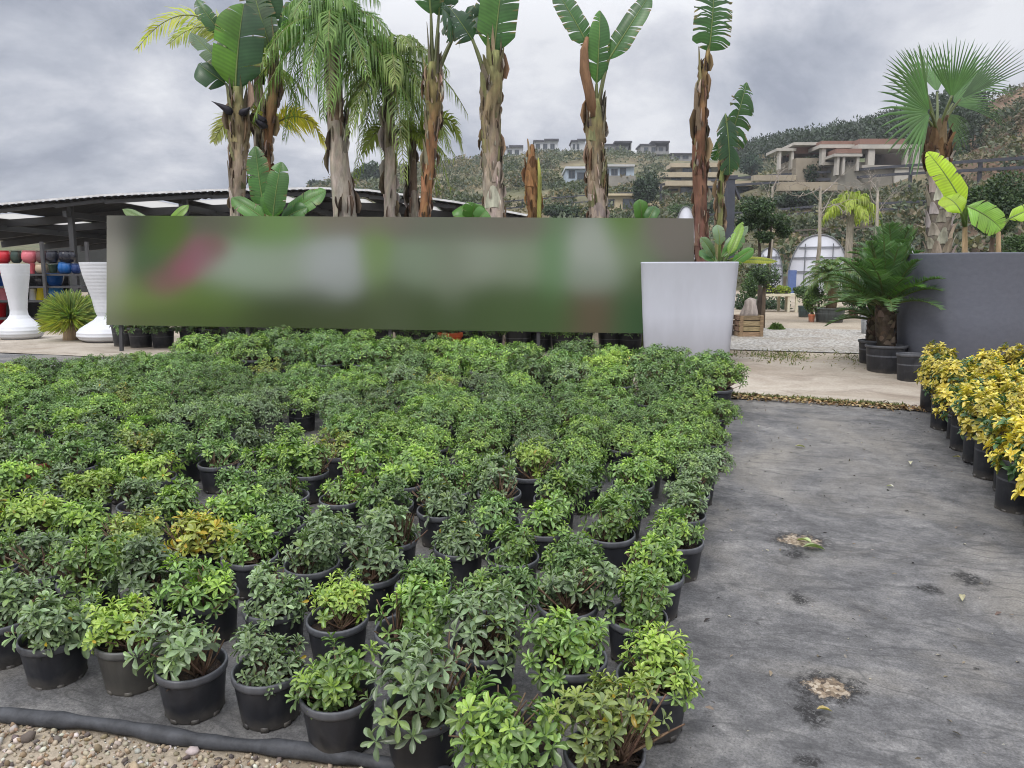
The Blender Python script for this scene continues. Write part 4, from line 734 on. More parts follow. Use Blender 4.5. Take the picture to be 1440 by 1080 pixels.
def cycad(label, base, potr, poth, crown, nf, Lf, seed, pot=True, col=(.100, .190, .070)):
    r = np.random.default_rng(seed); p = ground(*base); Y = p.y; o = wthing("cycad", label, "potted cycad", p); m = M(); k = mpp(Y)
    if pot: link("pot", pot_mesh(potr, potr * .86, poth), o); link("soil", soil_mesh(potr * .92, poth * .9, seed), o)
    c = V3(pt(crown, Y + .05)); m = M(); q = np.array((p.x, p.y, p.z + poth * .85)); tube(m, [q, q * .6 + c * .4, c + np.array((0, 0, -.04)), c + np.array((0, 0, .05))], [.085, .09, .085, .05], 14, (.075, .055, .04), True, .25, r); boots(m, lambda t: (c * (1 - t) + q * t, .088), .0, 1.0, 60, .06, .5, .012, [(.09, .065, .045), (.13, .10, .07), (.06, .045, .03)], r); wpart(m, "trunk", BARK, o)
    for i in range(nf):
        az = i * 2.39996 + r.random() * .3; t = (i + .5) / nf
        if math.cos(az - .3) > .2 and t < .78: continue   # the planter stands on that side
        el = R(2 + 76 * t ** .85 + r.uniform(-8, 8)); L = Lf * r.uniform(.85, 1.12); d = np.array((math.cos(az) * math.cos(el), math.sin(az) * math.cos(el), math.sin(el)))
        m = M(); young_ = r.random() < .12; frond(m, c + d * .05, c + d * L * .6 + np.array((0, 0, .10 * L)), c + d * L * .98 - np.array((0, 0, .16 * L * math.cos(el) + .02)), 52, .165, np.array((.12, .25, .05)) if young_ else col, r, .05, .95, .012, vee=.30, rachis=(.12, .16, .05), start=.16); wpart(m, "frond", PALM, o)
cycad("large cycad in a wide black pot in front of the grey planter", (1244, 524), .205, .30, (1244, 432), 64, .80, 71)
cycad("second cycad standing behind the larger one against the grey planter", (1228, 512), .17, .28, (1232, 450), 30, .55, 72)
cycad("tall darker cycad rising between the grey planter and the fan palm", (1254, 503), .19, .34, (1254, 392), 44, .70, 73)
p = ground(1278, 537); o = wthing("flower_pot", "narrow empty black pot beside the wide cycad pot", "pot", p); link("pot", pot_mesh(.13, .11, .29), o); link("soil", soil_mesh(.12, .25, 3), o)
p = ground(1226, 470); o = wthing("flower_pot", "pale grey bucket behind the cycad pots on the gravel", "pot", p); link("pot", pot_mesh(.20, .16, .36, (.28, .29, .30), (.36, .37, .38)), o)
def yucca():
    Y = 11.0; r = np.random.default_rng(81); p = ground(101, 480); o = wthing("yucca", "round spiky blue green yucca between the two white vases", "yucca", p); m = M(); c = V3(pt((100, 450), p.y)); tube(m, [(p.x, p.y, p.z), c + np.array((0, 0, -.03))], [.11, .09], 14, (.38, .28, .18), True, .3, r); wpart(m, "trunk", BARK, o); m = M()
    for i in range(1700):
        d = nrm(r.normal(size=3) + np.array((0, 0, .25)));
        if d[2] < -.42: continue
        low = d[2] < .05; put(m, NEEDLE, c, d + np.array((0, 0, -.02)), (0, 0, 1), .44 * r.uniform(.85, 1.1), .008, jig(r, (.66, .66, .18) if low and r.random() < .7 else ((.56, .64, .20) if r.random() < .6 else (.36, .50, .20)), .2))
    wpart(m, "leaf_rosette", PALM, o)
yucca()
# ------------------------------------------------------------------ shed with glazed pots
def shed():
    Y0, Y1 = 21.0, 44.0; o = wthing("open_shed", "long dark open shed with a corrugated roof behind the palms", "shed", (-12, Y0, ZL))
    prof = [(-260, 318), (-80, 296), (0, 290), (80, 283), (150, 277), (300, 270), (450, 267), (520, 270), (560, 275), (640, 286), (742, 305)]; pr = [V3(at(a, b, Y0)) for a, b in prof]
    X = np.array([q[0] for q in pr]); Z = np.array([q[2] for q in pr]); m = M(); n = 420; xs_ = np.linspace(X[0], X[-1], n); vs = []
    for y in (Y0 - .25, (Y0 + Y1) / 2, Y1):
        for i, x in enumerate(xs_): vs.append((x, y, np.interp(x, X, Z) + .022 * math.sin(x * 2 * PI / .18)))
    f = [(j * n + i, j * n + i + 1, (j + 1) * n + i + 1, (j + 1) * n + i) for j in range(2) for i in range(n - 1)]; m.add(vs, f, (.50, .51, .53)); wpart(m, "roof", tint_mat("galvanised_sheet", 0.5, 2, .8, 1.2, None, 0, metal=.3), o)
    m = M(); vs2 = [(v[0], v[1] + .02, v[2] - .05) for v in vs]; m.add(vs2, f, (.030, .030, .032)); wpart(m, "roof_underside", tint_mat("dark_underside", .9, 3, .8, 1.2, None, 0), o)  # dark copy of the roof sheet, gives the underside its colour
    m = M()
    for k in range(len(pr) - 1): bar(m, pr[k] + np.array((0, -.1, -.14)), pr[k + 1] + np.array((0, -.1, -.10)), .08, .09, (.035, .036, .04))
    wpart(m, "front_beam", METAL, o, False); m = M()
    for k in range(len(pr) - 1): bar(m, pr[k] + np.array((0, -.27, .02)), pr[k + 1] + np.array((0, -.27, .02)), .02, .05, (.62, .63, .65))
    wpart(m, "edge_flashing", METAL, o, False)
    for y in np.arange(Y0 + 2.4, Y1, 2.6):
        m = M()
        for k in range(len(pr) - 1): bar(m, (pr[k][0], y, pr[k][2] - .2), (pr[k + 1][0], y, pr[k + 1][2] - .2), .10, .22, (.035, .036, .04))
        wpart(m, "purlin", METAL, o, False)
    for x in np.arange(-15, 1, 3.1):
        z = float(np.interp(x, X, Z)); 
        for y in (Y0 + .3, Y0 + 10, Y1 - .3):
            m = M(); bar(m, (x, y, ZL - .05), (x, y, z - .1), .13, .13, (.045, .047, .052)); wpart(m, "post", METAL, o, False)
        m = M(); bar(m, (x, Y0, z - .34), (x, Y1, z - .34), .1, .16, (.04, .042, .046)); wpart(m, "rafter", METAL, o, False)
    tl = bpy.data.materials.new("translucent_sheet"); tl.use_nodes = True; N = tl.node_tree.nodes; t = N.new("ShaderNodeBsdfTranslucent"); t.inputs[0].default_value = (.42, .41, .39, 1); tl.node_tree.links.new(t.outputs[0], N["Material Output"].inputs[0])
    # translucent roof sheets let daylight down through the roof: they stand 6 cm under openings in the dark underside sheet
    return o, X, Z, tl
SHED, SX, SZ, TL = shed()
def shed_panels():
    # cut the roof and its dark underside sheet open where the translucent sheets sit
    for (xc, w, y0, y1) in ((-12.6, 1.0, 23.8, 30), (-10.2, 1.0, 21.4, 25.2), (-8.4, .95, 22, 24.6), (-6.6, 1.0, 21.5, 24.2), (-14.4, 1.0, 22, 27), (-4.6, 1.0, 22.2, 25), (-2.6, 1.0, 21.6, 24), (-11.3, .9, 31, 38), (-7.6, .9, 27, 33)):
        z = lambda x: float(np.interp(x, SX, SZ)); m = M(); xs_ = np.linspace(xc - w / 2, xc + w / 2, 12)
        m.add([(x, y, z(x) - .085) for y in (y0, y1) for x in xs_], [(i, i + 1, 12 + i + 1, 12 + i) for i in range(11)], (.8, .8, .8)); o = wpart(m, "roof_light", TL, SHED)
    for nm in ("roof", "roof_underside"):
        ob = [c for c in SHED.children if c.name.split(".")[0] == nm][0]; me = ob.data; import bmesh; bm = bmesh.new(); bm.from_mesh(me)
        for y in (21.4, 22, 23.8, 24.4, 25.2, 27, 30, 31, 33, 38): bmesh.ops.bisect_plane(bm, geom=bm.verts[:] + bm.edges[:] + bm.faces[:], plane_co=(0, y, 0), plane_no=(0, 1, 0))
        kill = []
        for f in bm.faces:
            c = f.calc_center_median()
            for (xc, w, y0, y1) in ((-12.6, 1.0, 23.8, 30), (-10.2, 1.0, 21.4, 25.2), (-8.4, .95, 22, 24.4), (-6.6, 1.0, 21.4, 24.4), (-14.4, 1.0, 22, 27), (-4.6, 1.0, 22, 25.2), (-2.6, 1.0, 21.4, 24.4), (-11.3, .9, 31, 38), (-7.6, .9, 27, 33)):
                if abs(c.x - xc) < w / 2 and y0 < c.y < y1: kill.append(f); break
        bmesh.ops.delete(bm, geom=kill, context='FACES'); bm.to_mesh(me); bm.free()
shed_panels()
# dark shade net hung across the back of the shed
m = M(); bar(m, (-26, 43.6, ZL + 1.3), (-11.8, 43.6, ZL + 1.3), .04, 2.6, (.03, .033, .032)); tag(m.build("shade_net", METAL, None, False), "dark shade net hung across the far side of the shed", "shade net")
# rack and pots
RACK = wthing("plant_rack", "dark steel rack full of coloured glazed pots under the shed", "rack", (at(60, 385, 14.6).x, 14.6, ZL))
for yb in (385, 402, 422, 446):
    m = M(); a = at(-60, yb, 14.4); b = at(126, yb, 14.4); box(m, a.x, b.x, 14.2, 14.95, a.z - .035, a.z, (.05, .05, .055)); wpart(m, "shelf", METAL, RACK, False)
for px in (-30, 60, 123):
    m = M(); a = at(px, 340, 14.2); bar(m, (a.x, 14.16, ZL), (a.x, 14.16, a.z), .05, .05, (.06, .06, .065)); wpart(m, "post", METAL, RACK, False)
bk = M(); a = at(-60, 380, 15.0); b = at(95, 380, 15.0); box(bk, a.x, b.x, 15.0, 15.04, ZL, at(0, 372, 15).z, (.02, .02, .022)); wpart(bk, "back_panel", METAL, RACK, False)
def glazed(label, x0, x1, yb, h, col, shape, Y=14.55):
    c = at((x0 + x1) / 2, yb, Y); w = (x1 - x0) / 2 * mpp(Y); hh = h * mpp(Y); o = wthing("glazed_pot", label, "glazed pot", c, "coloured glazed pots on the rack"); m = M()
    pr = {'round': [(.45, 0), (.75, .08), (.97, .35), (1, .55), (.9, .82), (.78, .93), (.84, .96), (.84, 1), (.72, 1), (.7, .9)], 'bowl': [(.5, 0), (.62, .03), (.85, .4), (1, .88), (1.04, .9), (1.04, 1), (.94, 1), (.85, .8)], 'cone': [(.98, 0), (1, .04), (.72, .94), (.78, .96), (.78, 1), (.66, 1), (.64, .9)], 'tall': [(.66, 0), (.7, .03), (.95, .9), (1.0, .92), (1, 1), (.88, 1), (.84, .85)]}[shape]
    lathe(m, [(a * w, b * hh) for a, b in pr], 32, srgb(*col)); m.build("body", GLAZE, o); r_ = M(); lathe(r_, [(pr[-3][0] * w, hh * .985), (pr[-3][0] * w * 1.03, hh * 1.005), (pr[-2][0] * w, hh * 1.01), (pr[-2][0] * w * .98, hh * .985)], 32, srgb(*[min(255, int(v * .85 + 12)) for v in col]), capb=False); r_.build("rim", GLAZE, o)
for a in (("red round pot at the outer end of the top shelf", -4, 15, 370, 17, (196, 40, 52), 'round'), ("dark green round pot on the top shelf between red and pink", 16, 31, 370, 17, (48, 66, 58), 'round'), ("pink round pot on the top shelf", 32, 52, 370, 17, (206, 110, 120), 'round'), ("brown round pot on the top shelf beside the pink one", 52, 66, 370, 17, (98, 72, 74), 'round'), ("black round pot on the top shelf nearer the middle", 66, 83, 370, 17, (38, 40, 50), 'round'), ("navy black round pot ending the top shelf", 84, 106, 370, 17, (30, 32, 44), 'round'),
          ("red bowl shaped pot on the second shelf behind the vase", -4, 12, 385, 15, (190, 34, 44), 'bowl'), ("narrow pink pot on the second shelf touching the vase rim", 42, 50, 385, 15, (206, 96, 108), 'tall'), ("beige round pot on the second shelf", 51, 68, 385, 14, (186, 166, 140), 'round'), ("dark green low pot on the second shelf", 69, 82, 385, 13, (52, 70, 52), 'bowl'), ("bright blue round pot on the second shelf", 83, 102, 385, 16, (32, 104, 178), 'round'), ("dark blue round pot ending the second shelf", 101, 114, 385, 14, (32, 58, 110), 'round'),
          ("blue tapered pot on the third shelf behind the vase", -3, 14, 402, 15, (42, 88, 170), 'tall'), ("dark grey round pot on the third shelf", 50, 66, 402, 16, (78, 76, 80), 'round'), ("large blue bowl on the third shelf", 66, 90, 402, 17, (22, 92, 172), 'bowl'), ("pink upturned pot on the fourth shelf", 0, 18, 422, 17, (222, 130, 140), 'cone'), ("white upturned pot on the fourth shelf", 42, 53, 422, 16, (226, 228, 228), 'cone'), ("yellow upturned pot on the fourth shelf", 52, 70, 422, 18, (226, 204, 30), 'cone'), ("light blue upturned pot on the fourth shelf", 70, 90, 422, 19, (52, 128, 190), 'round'),
          ("tall red pot on the lowest shelf", -8, 10, 446, 20, (200, 26, 34), 'tall'), ("crimson pot standing on the floor", -6, 9, 463, 16, (206, 34, 58), 'bowl'), ("small yellow pot on the floor behind the vase foot", 7, 22, 462, 13, (222, 196, 30), 'round')):
    glazed(a[0] + (", under the shed" if "shelf" in a[0] else " under the shed"), *a[1:])
# ------------------------------------------------------------------ yard behind: crate, tables, potted palm, tunnels, trees, fences
p = ground(1051, 473); Y = p.y; k = mpp(Y); o = wthing("wooden_crate", "weathered wooden crate on the gravel beside the white planter", "crate", p); m = M(); w, h, d = 33 * k, 30 * k, .36
for j in range(4):
    z = j * h / 4
    for yy in (-d / 2, d / 2): box(m, -w / 2, w / 2, yy - .012, yy + .012, z + .012, z + h / 4 - .002, jig(rg, (.34, .24, .15), .3))
    for xx in (-w / 2, w / 2): box(m, xx - .012, xx + .012, -d / 2 + .014, d / 2 - .014, z + .012, z + h / 4 - .002, jig(rg, (.28, .20, .13), .3))
for xx in (-1, 1): box(m, xx * (w / 2 - .03) - .025, xx * (w / 2 - .03) + .025, -d / 2 - .03, -d / 2 - .0125, 0, h, (.30, .21, .13))
box(m, -w / 2 + .02, w / 2 - .02, -d / 2 + .02, d / 2 - .02, .02, h * .9, (.06, .04, .03)); m.build("slats", WOOD, o, False)
m = M(); r = np.random.default_rng(5); b = (p.x + .02, p.y, p.z + h * .9); o2 = wthing("tree_stump", "short pale stump standing in the wooden crate", "stump", b); tube(m, [(0, 0, 0), (0, 0, .06), (.01, 0, .18), (.0, 0, .27), (-.01, 0, .31)], [.15, .13, .095, .085, .02], 14, (.36, .31, .28), True, .35, r); m.build("trunk", BARK, o2)
def bush(label, px, py, rx, ry, Y, n, L, cols, seed, name="bush", cat="bush", stem=None, group=None, lobes=7, mt=FAR_LEAF, base_z=None):
    r = np.random.default_rng(seed)
    if Y > 39 and hill_hit(px, py + ry * .9) is not None: Y0 = Y; Y = hill_hit(px, py + ry * .9).y; base_z = hill_at(px, Y); L = L * Y / Y0
    c = at(px, py, Y); k = mpp(Y); o = wthing(name, label, cat, (c.x, Y, ZL if base_z is None else base_z), group); m = M(); cloud_leaves(m, V3(c), rx * k, (rx + ry) / 2 * k, ry * k, n, L, cols, r, lobes); wpart(m, "crown", mt, o)
    t = M(); zb = o.location.z; tube(t, [(c.x + .1 * k, Y, zb - .1), (c.x, Y, (zb + c.z) / 2), (c.x, Y, c.z)], [max(.03, rx * k * .10), max(.025, rx * k * .08), .02], 8, (.15, .11, .08)); wpart(t, "trunk", BARK, o); return o
DK = [(.035, .062, .030), (.05, .085, .038), (.028, .05, .028)]; MG = [(.06, .11, .035), (.09, .15, .045), (.045, .085, .03)]; YG = [(.24, .30, .04), (.16, .25, .045), (.32, .34, .05)]; BG = [(.05, .085, .05), (.035, .065, .045)]
def cloudtree(label, Y, clumps, tr, seed):
    r = np.random.default_rng(seed); b = at(tr[0][0], 385, Y); o = wthing("cloud_pruned_tree", label, "tree", (b.x, Y, ZL)); k = mpp(Y)
    for (px, py, rx, ry) in clumps: m = M(); cloud_leaves(m, V3(at(px, py, Y + r.uniform(-.3, .3))), rx * k, rx * k, ry * k, int(rx * ry * 1.6) + 120, .09, DK + MG[:1], r, 5); wpart(m, "crown", FAR_LEAF, o)
    m = M()
    for a in tr[1:]: tube(m, bez((b.x, Y, ZL), pt(((tr[0][0] + a[0]) / 2 + 4, (tr[0][1] + a[1]) / 2), Y), pt(a, Y), 6), [.05, .045, .04, .03, .025, .02], 7, (.07, .055, .045))
    wpart(m, "trunk", BARK, o)
cloudtree("cloud pruned dark tree behind the yellowing banana leaves", 15.5, [(1062, 292, 27, 18), (1085, 312, 24, 15), (1052, 315, 18, 12), (1100, 326, 15, 9), (1075, 332, 14, 8)], [(1070, 430), (1065, 300), (1085, 318)], 91)
bush("small dark shrub beside the white planter near the crate", 1076, 384, 30, 22, 14.5, 1100, .07, MG + DK, 92); bush("leafy shrub tucked between white planter and crate", 1052, 410, 14, 26, 13.4, 700, .06, MG, 93)
bush("large dark evergreen bush behind the fan palm at the frame edge", 1400, 288, 52, 44, 14.0, 4200, .10, DK + [(.07, .11, .04)], 94); bush("low shrub line behind the lime bananas", 1432, 352, 34, 22, 12.5, 1100, .08, MG, 95)
bush("dark round hedge bush below the steel rails", 1125, 282, 42, 13, 40, 1500, .22, DK, 96); bush("dark shrub under the road by the villas", 1002, 292, 40, 12, 44, 1400, .22, DK + MG[:1], 97); bush("low dark hedge bush above the banner beside the forked tree", 795, 298, 44, 11, 40, 1500, .22, DK + MG[2:], 98)
bush("dense dark tree in front of the cream house", 908, 268, 19, 27, 62, 1300, .36, DK, 99, "tree", "tree"); bush("dark conifer like tree below the unfinished building", 1142, 244, 22, 28, 60, 1300, .34, DK, 100, "tree", "tree"); bush("grey green tree on the slope left of the unfinished building", 1058, 232, 20, 18, 75, 900, .4, BG, 101, "tree", "tree"); bush("mid green shrub row beside the stepped villas", 960, 296, 30, 9, 48, 700, .22, MG, 102)
# pot with small date palm, and other pots
def potpalm():
    p = ground(1166, 453); Y = p.y; k = mpp(Y); o = wthing("potted_palm", "small shaggy palm in a low black pot on the gravel", "potted palm", p); r = np.random.default_rng(111)
    link("pot", pot_mesh(21 * k, 17.5 * k, 20 * k, (.05, .06, .062), (.09, .1, .1)), o); link("soil", soil_mesh(19 * k, 17 * k, 4), o); c = V3(pt((1167, 388), Y)); m = M(); tube(m, [(p.x, Y, p.z + 15 * k), (p.x + .05, Y, p.z + .5), c], [.11, .09, .13], 12, (.22, .16, .10), True, .35, r); wpart(m, "trunk", BARK, o)
    for i in range(44):
        az = i * 2.4; el = R(-25 + 100 * (i + .5) / 44); L = .78 * r.uniform(.8, 1.1); d = np.array((math.cos(az) * math.cos(el), math.sin(az) * math.cos(el), math.sin(el))); m = M(); frond(m, c, c + d * L * .6, c + d * L * .85 - np.array((0, 0, .35 * L)), 26, .20, (.10, .18, .055), r, .4, .8, .016, tipcol=(.15, .24, .07)); wpart(m, "frond", PALM, o)
potpalm()
def potbush(label, px, yb, wp, hp, col, cx, cy, rx, ry, cols, seed, n=500, L=.07):
    p = ground(px, yb); Y = p.y; k = mpp(Y); o = wthing("potted_bush", label, "potted bush", p); link("pot", pot_mesh(wp / 2 * k, wp / 2 * k * .84, hp * k, col, tuple(np.array(col) * 1.6)), o); m = M(); r = np.random.default_rng(seed); cloud_leaves(m, V3(pt((cx, cy), Y)), rx * k, rx * k, ry * k, n, L, cols, r, 6); wpart(m, "foliage", FAR_LEAF, o); s = M(); tube(s, [(p.x, Y, p.z + hp * k * .5), pt((cx, cy), Y)], [.03, .02], 6, (.14, .1, .07)); wpart(s, "stem", TWIG, o)
potbush("leafy bush in a dark green pot left of the small palm", 1130, 446, 16, 16, (.03, .05, .05), 1132, 414, 17, 18, MG, 121); potbush("grassy bush in a small terracotta pot before the small palm", 1141, 453, 9, 11, (.30, .10, .05), 1142, 425, 13, 16, MG + YG[1:2], 122, 420); potbush("wispy green bush in a narrow dark pot beside the small palm", 1152, 451, 9, 17, (.04, .055, .055), 1150, 415, 16, 18, MG, 123, 420); potbush("dark leafed bush in a low pot right of the small palm", 1200, 445, 14, 10, (.20, .08, .05), 1198, 416, 20, 18, DK + MG, 124, 600); potbush("pale grassy bush in a black pot near the cycads", 1216, 446, 16, 14, (.03, .035, .04), 1212, 412, 18, 20, MG, 125, 600)
def table():
    p = ground(1098, 438); Y = p.y; o = wthing("nursery_table", "long cream metal nursery table at the far side of the gravel", "table", (p.x, Y, ZL)); m = M(); a = at(1062, 413, Y); b = at(1172, 413, Y); box(m, a.x, b.x, Y - .4, Y + .5, a.z - .06, a.z, srgb(206, 200, 176)); wpart(m, "table_top", PAINT, o, False)
    for px in (1066, 1103, 1114, 1150, 1170):
        for dy in (-.35, .42): m = M(); q = at(px, 413, Y); bar(m, (q.x, Y + dy, ZL), (q.x, Y + dy, a.z - .06), .06, .06, srgb(204, 198, 176)); wpart(m, "leg", PAINT, o, False)
    for i, (px, rx, ry, cols) in enumerate(((1068, 8, 7, YG), (1080, 9, 8, YG), (1093, 9, 8, YG), (1105, 7, 7, YG), (1124, 9, 7, MG), (1140, 8, 6, MG))):
        r = np.random.default_rng(130 + i); q = at(px, 413, Y); k = mpp(Y); t = wthing("tray_plant", ("yellow green" if cols is YG else "darker green") + f" low plant, {ORD[i + 1]} along the cream nursery table", "plant", (q.x, Y, q.z), "plants on the nursery table"); m = M(); cloud_leaves(m, (0, 0, ry * k * .75), rx * k, rx * k, ry * k * .8, 260, .09, cols, r, 4); m.build("foliage", FAR_LEAF, t); pm = M(); lathe(pm, [(rx * k * .5, 0), (rx * k * .6, .12), (rx * k * .55, .12)], 14, (.02, .02, .022)); pm.build("pot", METAL, t)
table()
m = M(); r = np.random.default_rng(140); a = ground(1085, 437)
for i in range(900): q = (a.x + r.uniform(-.75, .75), a.y + .9 + r.uniform(-.3, .3), ZL + abs(r.normal()) * .17); put(m, CARD, q, r.normal(size=3) + np.array((0, 0, .6)), (0, -1, .5), .10, .04, jig(r, DK[int(r.integers(0, 3))], .3))
tag(m.build("undergrowth", FAR_LEAF), "dark plants growing in the shade under the nursery table", "undergrowth", None, "stuff")
FILM = tint_mat("white_film", .55, 1.2, .93, 1.04, None, .0)
def tunnel(label, x0, x1, ytop, Y, depth, rg_=True):
    c = at((x0 + x1) / 2, 385, Y); w = (x1 - x0) / 2 * mpp(Y); H = at(0, ytop, Y).z - ZL; o = wthing("polytunnel", label, "polytunnel", (c.x, Y, ZL)); o.rotation_euler = (0, 0, -math.atan2(c.x, Y)); m = M(); n = 24
    arc = [(w * math.copysign(abs(math.cos(a)) ** .85, math.cos(a)), H * math.sin(a) ** .8) for a in np.linspace(PI, 0, n)]
    m.add([(x, y, z) for y in (0, depth) for x, z in arc] + [(0, .02, 0)], [(i, i + 1, n + i + 1, n + i) for i in range(n - 1)] + [(2 * n, i + 1, i) for i in range(n - 1)], srgb(204, 206, 214)); m.build("cover", FILM, o)
    for q in (-.03, depth * .5):
        h = M(); tube(h, [(x * 1.01, q, z * 1.01) for x, z in arc], .03, 6, (.16, .17, .18), False); h.build("hoop", METAL, o)
    for z in (H * .38, H * .62, H * .8):
        h = M(); ww = w * math.cos(math.asin(min(1, (z / H) ** 1.33))) ; bar(h, (-ww, -.06, z), (ww, -.06, z), .05, .05, (.14, .15, .17)); h.build("rail", METAL, o, False)
    for x in (-.45, .45): h = M(); bar(h, (x * w, -.10, 0), (x * w, -.10, H * .86), .05, .05, (.14, .15, .17)); h.build("upright", METAL, o, False)
tunnel("large white polytunnel end with a dark pipe frame behind the small palm", 1110, 1190, 331, 40, 9); tunnel("narrow white polytunnel half hidden behind the cloud pruned tree", 1062, 1100, 349, 43, 8); tunnel("white polytunnel top showing above the cycad fronds", 1220, 1286, 329, 44, 9); tunnel("small white tunnel dome just above the banner end", 944, 980, 291, 47, 10)
m = M(); a = at(1112, 421, 39.7); box(m, a.x - .16, a.x + .16, 39.5, 39.8, ZL, at(0, 380, 39.7).z, srgb(92, 112, 160)); tag(m.build("water_tank", PAINT, None, False), "blue upright tank in front of the large polytunnel", "tank")
# steel post with bracket
p = at(1027, 385, 12.6); o = wthing("steel_post", "dark steel post with a bracket beside the thin torn leaf", "post", (p.x, 12.6, ZL)); m = M(); bar(m, (p.x, 12.6, ZL), at(1027, 250, 12.6), .12, .12, (.06, .065, .085)); wpart(m, "column", METAL, o, False); m = M(); bar(m, at(1018, 250, 12.6), at(1036, 250, 12.6), .14, .06, (.06, .065, .085)); bar(m, at(1030, 258, 12.6), at(1040, 280, 12.7), .04, .04, (.06, .065, .085)); wpart(m, "bracket", METAL, o, False)
def rail(label, pts, gap, post_px, drop, name="guard_rail", wpx=3.4, col=(.06, .062, .075)):
    P = []
    for a, b in pts: h = hill_hit(a, b + drop); P.append(h)
    Ys = [(h.y if h is not None else 60) for h in P]; o = wthing(name, label, "guard rail", at(pts[0][0], pts[0][1] + drop, Ys[0])); m = None
    q = [at(a, b, Y) for (a, b), Y in zip(pts, Ys)]; g = gap * mpp(np.mean(Ys)); w = wpx * mpp(np.mean(Ys))
    for dz in (0, -g):
        m = M()
        for i in range(len(q) - 1): bar(m, q[i] + Vector((0, 0, dz)), q[i + 1] + Vector((0, 0, dz)), w * .6, w, col)
        wpart(m, "rail", METAL, o, False)
    xs_ = [a for a, b in pts]
    for px in post_px:
        py = float(np.interp(px, xs_, [b for a, b in pts])); Y = float(np.interp(px, xs_, Ys)); t = at(px, py, Y); m = M(); bar(m, t + Vector((0, .1, -drop * mpp(Y) - .3)), t + Vector((0, .1, .1)), w, w, col); wpart(m, "post", METAL, o, False)
rail("upper double steel rail along the road below the unfinished building", [(900, 262), (960, 257), (1030, 251), (1110, 245), (1190, 240), (1260, 234), (1337, 229), (1470, 220)], 10, (930, 1030, 1110, 1193, 1282, 1380, 1460), 26)
rail("lower double steel rail above the polytunnels", [(960, 306), (997, 302), (1060, 298), (1147, 290), (1260, 285), (1340, 281)], 8, (975, 1022, 1085, 1147, 1225, 1300), 18, wpx=3.0)
rail("thin double rail crossing the slope above the banner", [(640, 288), (700, 284), (780, 278), (860, 272), (900, 270)], 9, (660, 735, 805, 880), 18, wpx=1.5)
rail("brown low rail on the bank right behind the polytunnels", [(1100, 325), (1180, 321), (1260, 317), (1330, 314)], 7, (1118, 1160, 1200, 1240, 1280, 1320), 16, wpx=1.6, col=(.13, .10, .085))
# feathery yellow palm and bare trees on the slope
def slopepalm():
    Y = 30; r = np.random.default_rng(151); c = V3(at(1197, 292, Y)); o = wthing("feather_palm", "bright yellow green feather palm above the polytunnels", "palm tree", (c[0], Y, ZL)); m = M(); tube(m, [(c[0], Y, ZL), c], [.16, .12], 10, (.30, .27, .22), True, .1, r); wpart(m, "trunk", BARK, o)
    for i in range(18):
        az = i * 2.4; el = R(0 + 80 * (i + .5) / 18); L = 1.35; d = np.array((math.cos(az) * math.cos(el), math.sin(az) * math.cos(el), math.sin(el))); m = M(); frond(m, c, c + d * L * .6 + np.array((0, 0, .2)), c + d * L * .9 - np.array((0, 0, .9)), 26, .55, (.30, .38, .04), r, .8, wid=.05); wpart(m, "frond", PALM, o)
slopepalm()
for (lab, px, yb, yt, Y, sd__) in (("bare pale tree with forked twigs before the dark conifer", 1146, 385, 262, 26, 161), ("thin bare leaning tree below the unfinished building", 1226, 385, 268, 27, 162), ("small leafless tree on the slope beside the villas", 1080, 385, 262, 34, 163)):
    r = np.random.default_rng(sd__); b = at(px, yb, Y); o = wthing("bare_tree", lab, "tree", (b.x, Y, ZL)); m = M(); H = at(px, yt, Y).z - ZL; tube(m, [(b.x, Y, ZL), (b.x + .1, Y, ZL + H * .5), (b.x + .02, Y, ZL + H)], [.085, .06, .04], 8, (.30, .27, .22)); wpart(m, "trunk", BARK, o); m = M()
    for kk in range(5): branch(m, (b.x + .04, Y, ZL + H * (.75 + .06 * kk)), r.normal(size=3) * .7 + np.array((0, 0, .8)), H * .16, .022, 3, r, (.30, .27, .23)); 
    wpart(m, "branches", BARK, o)
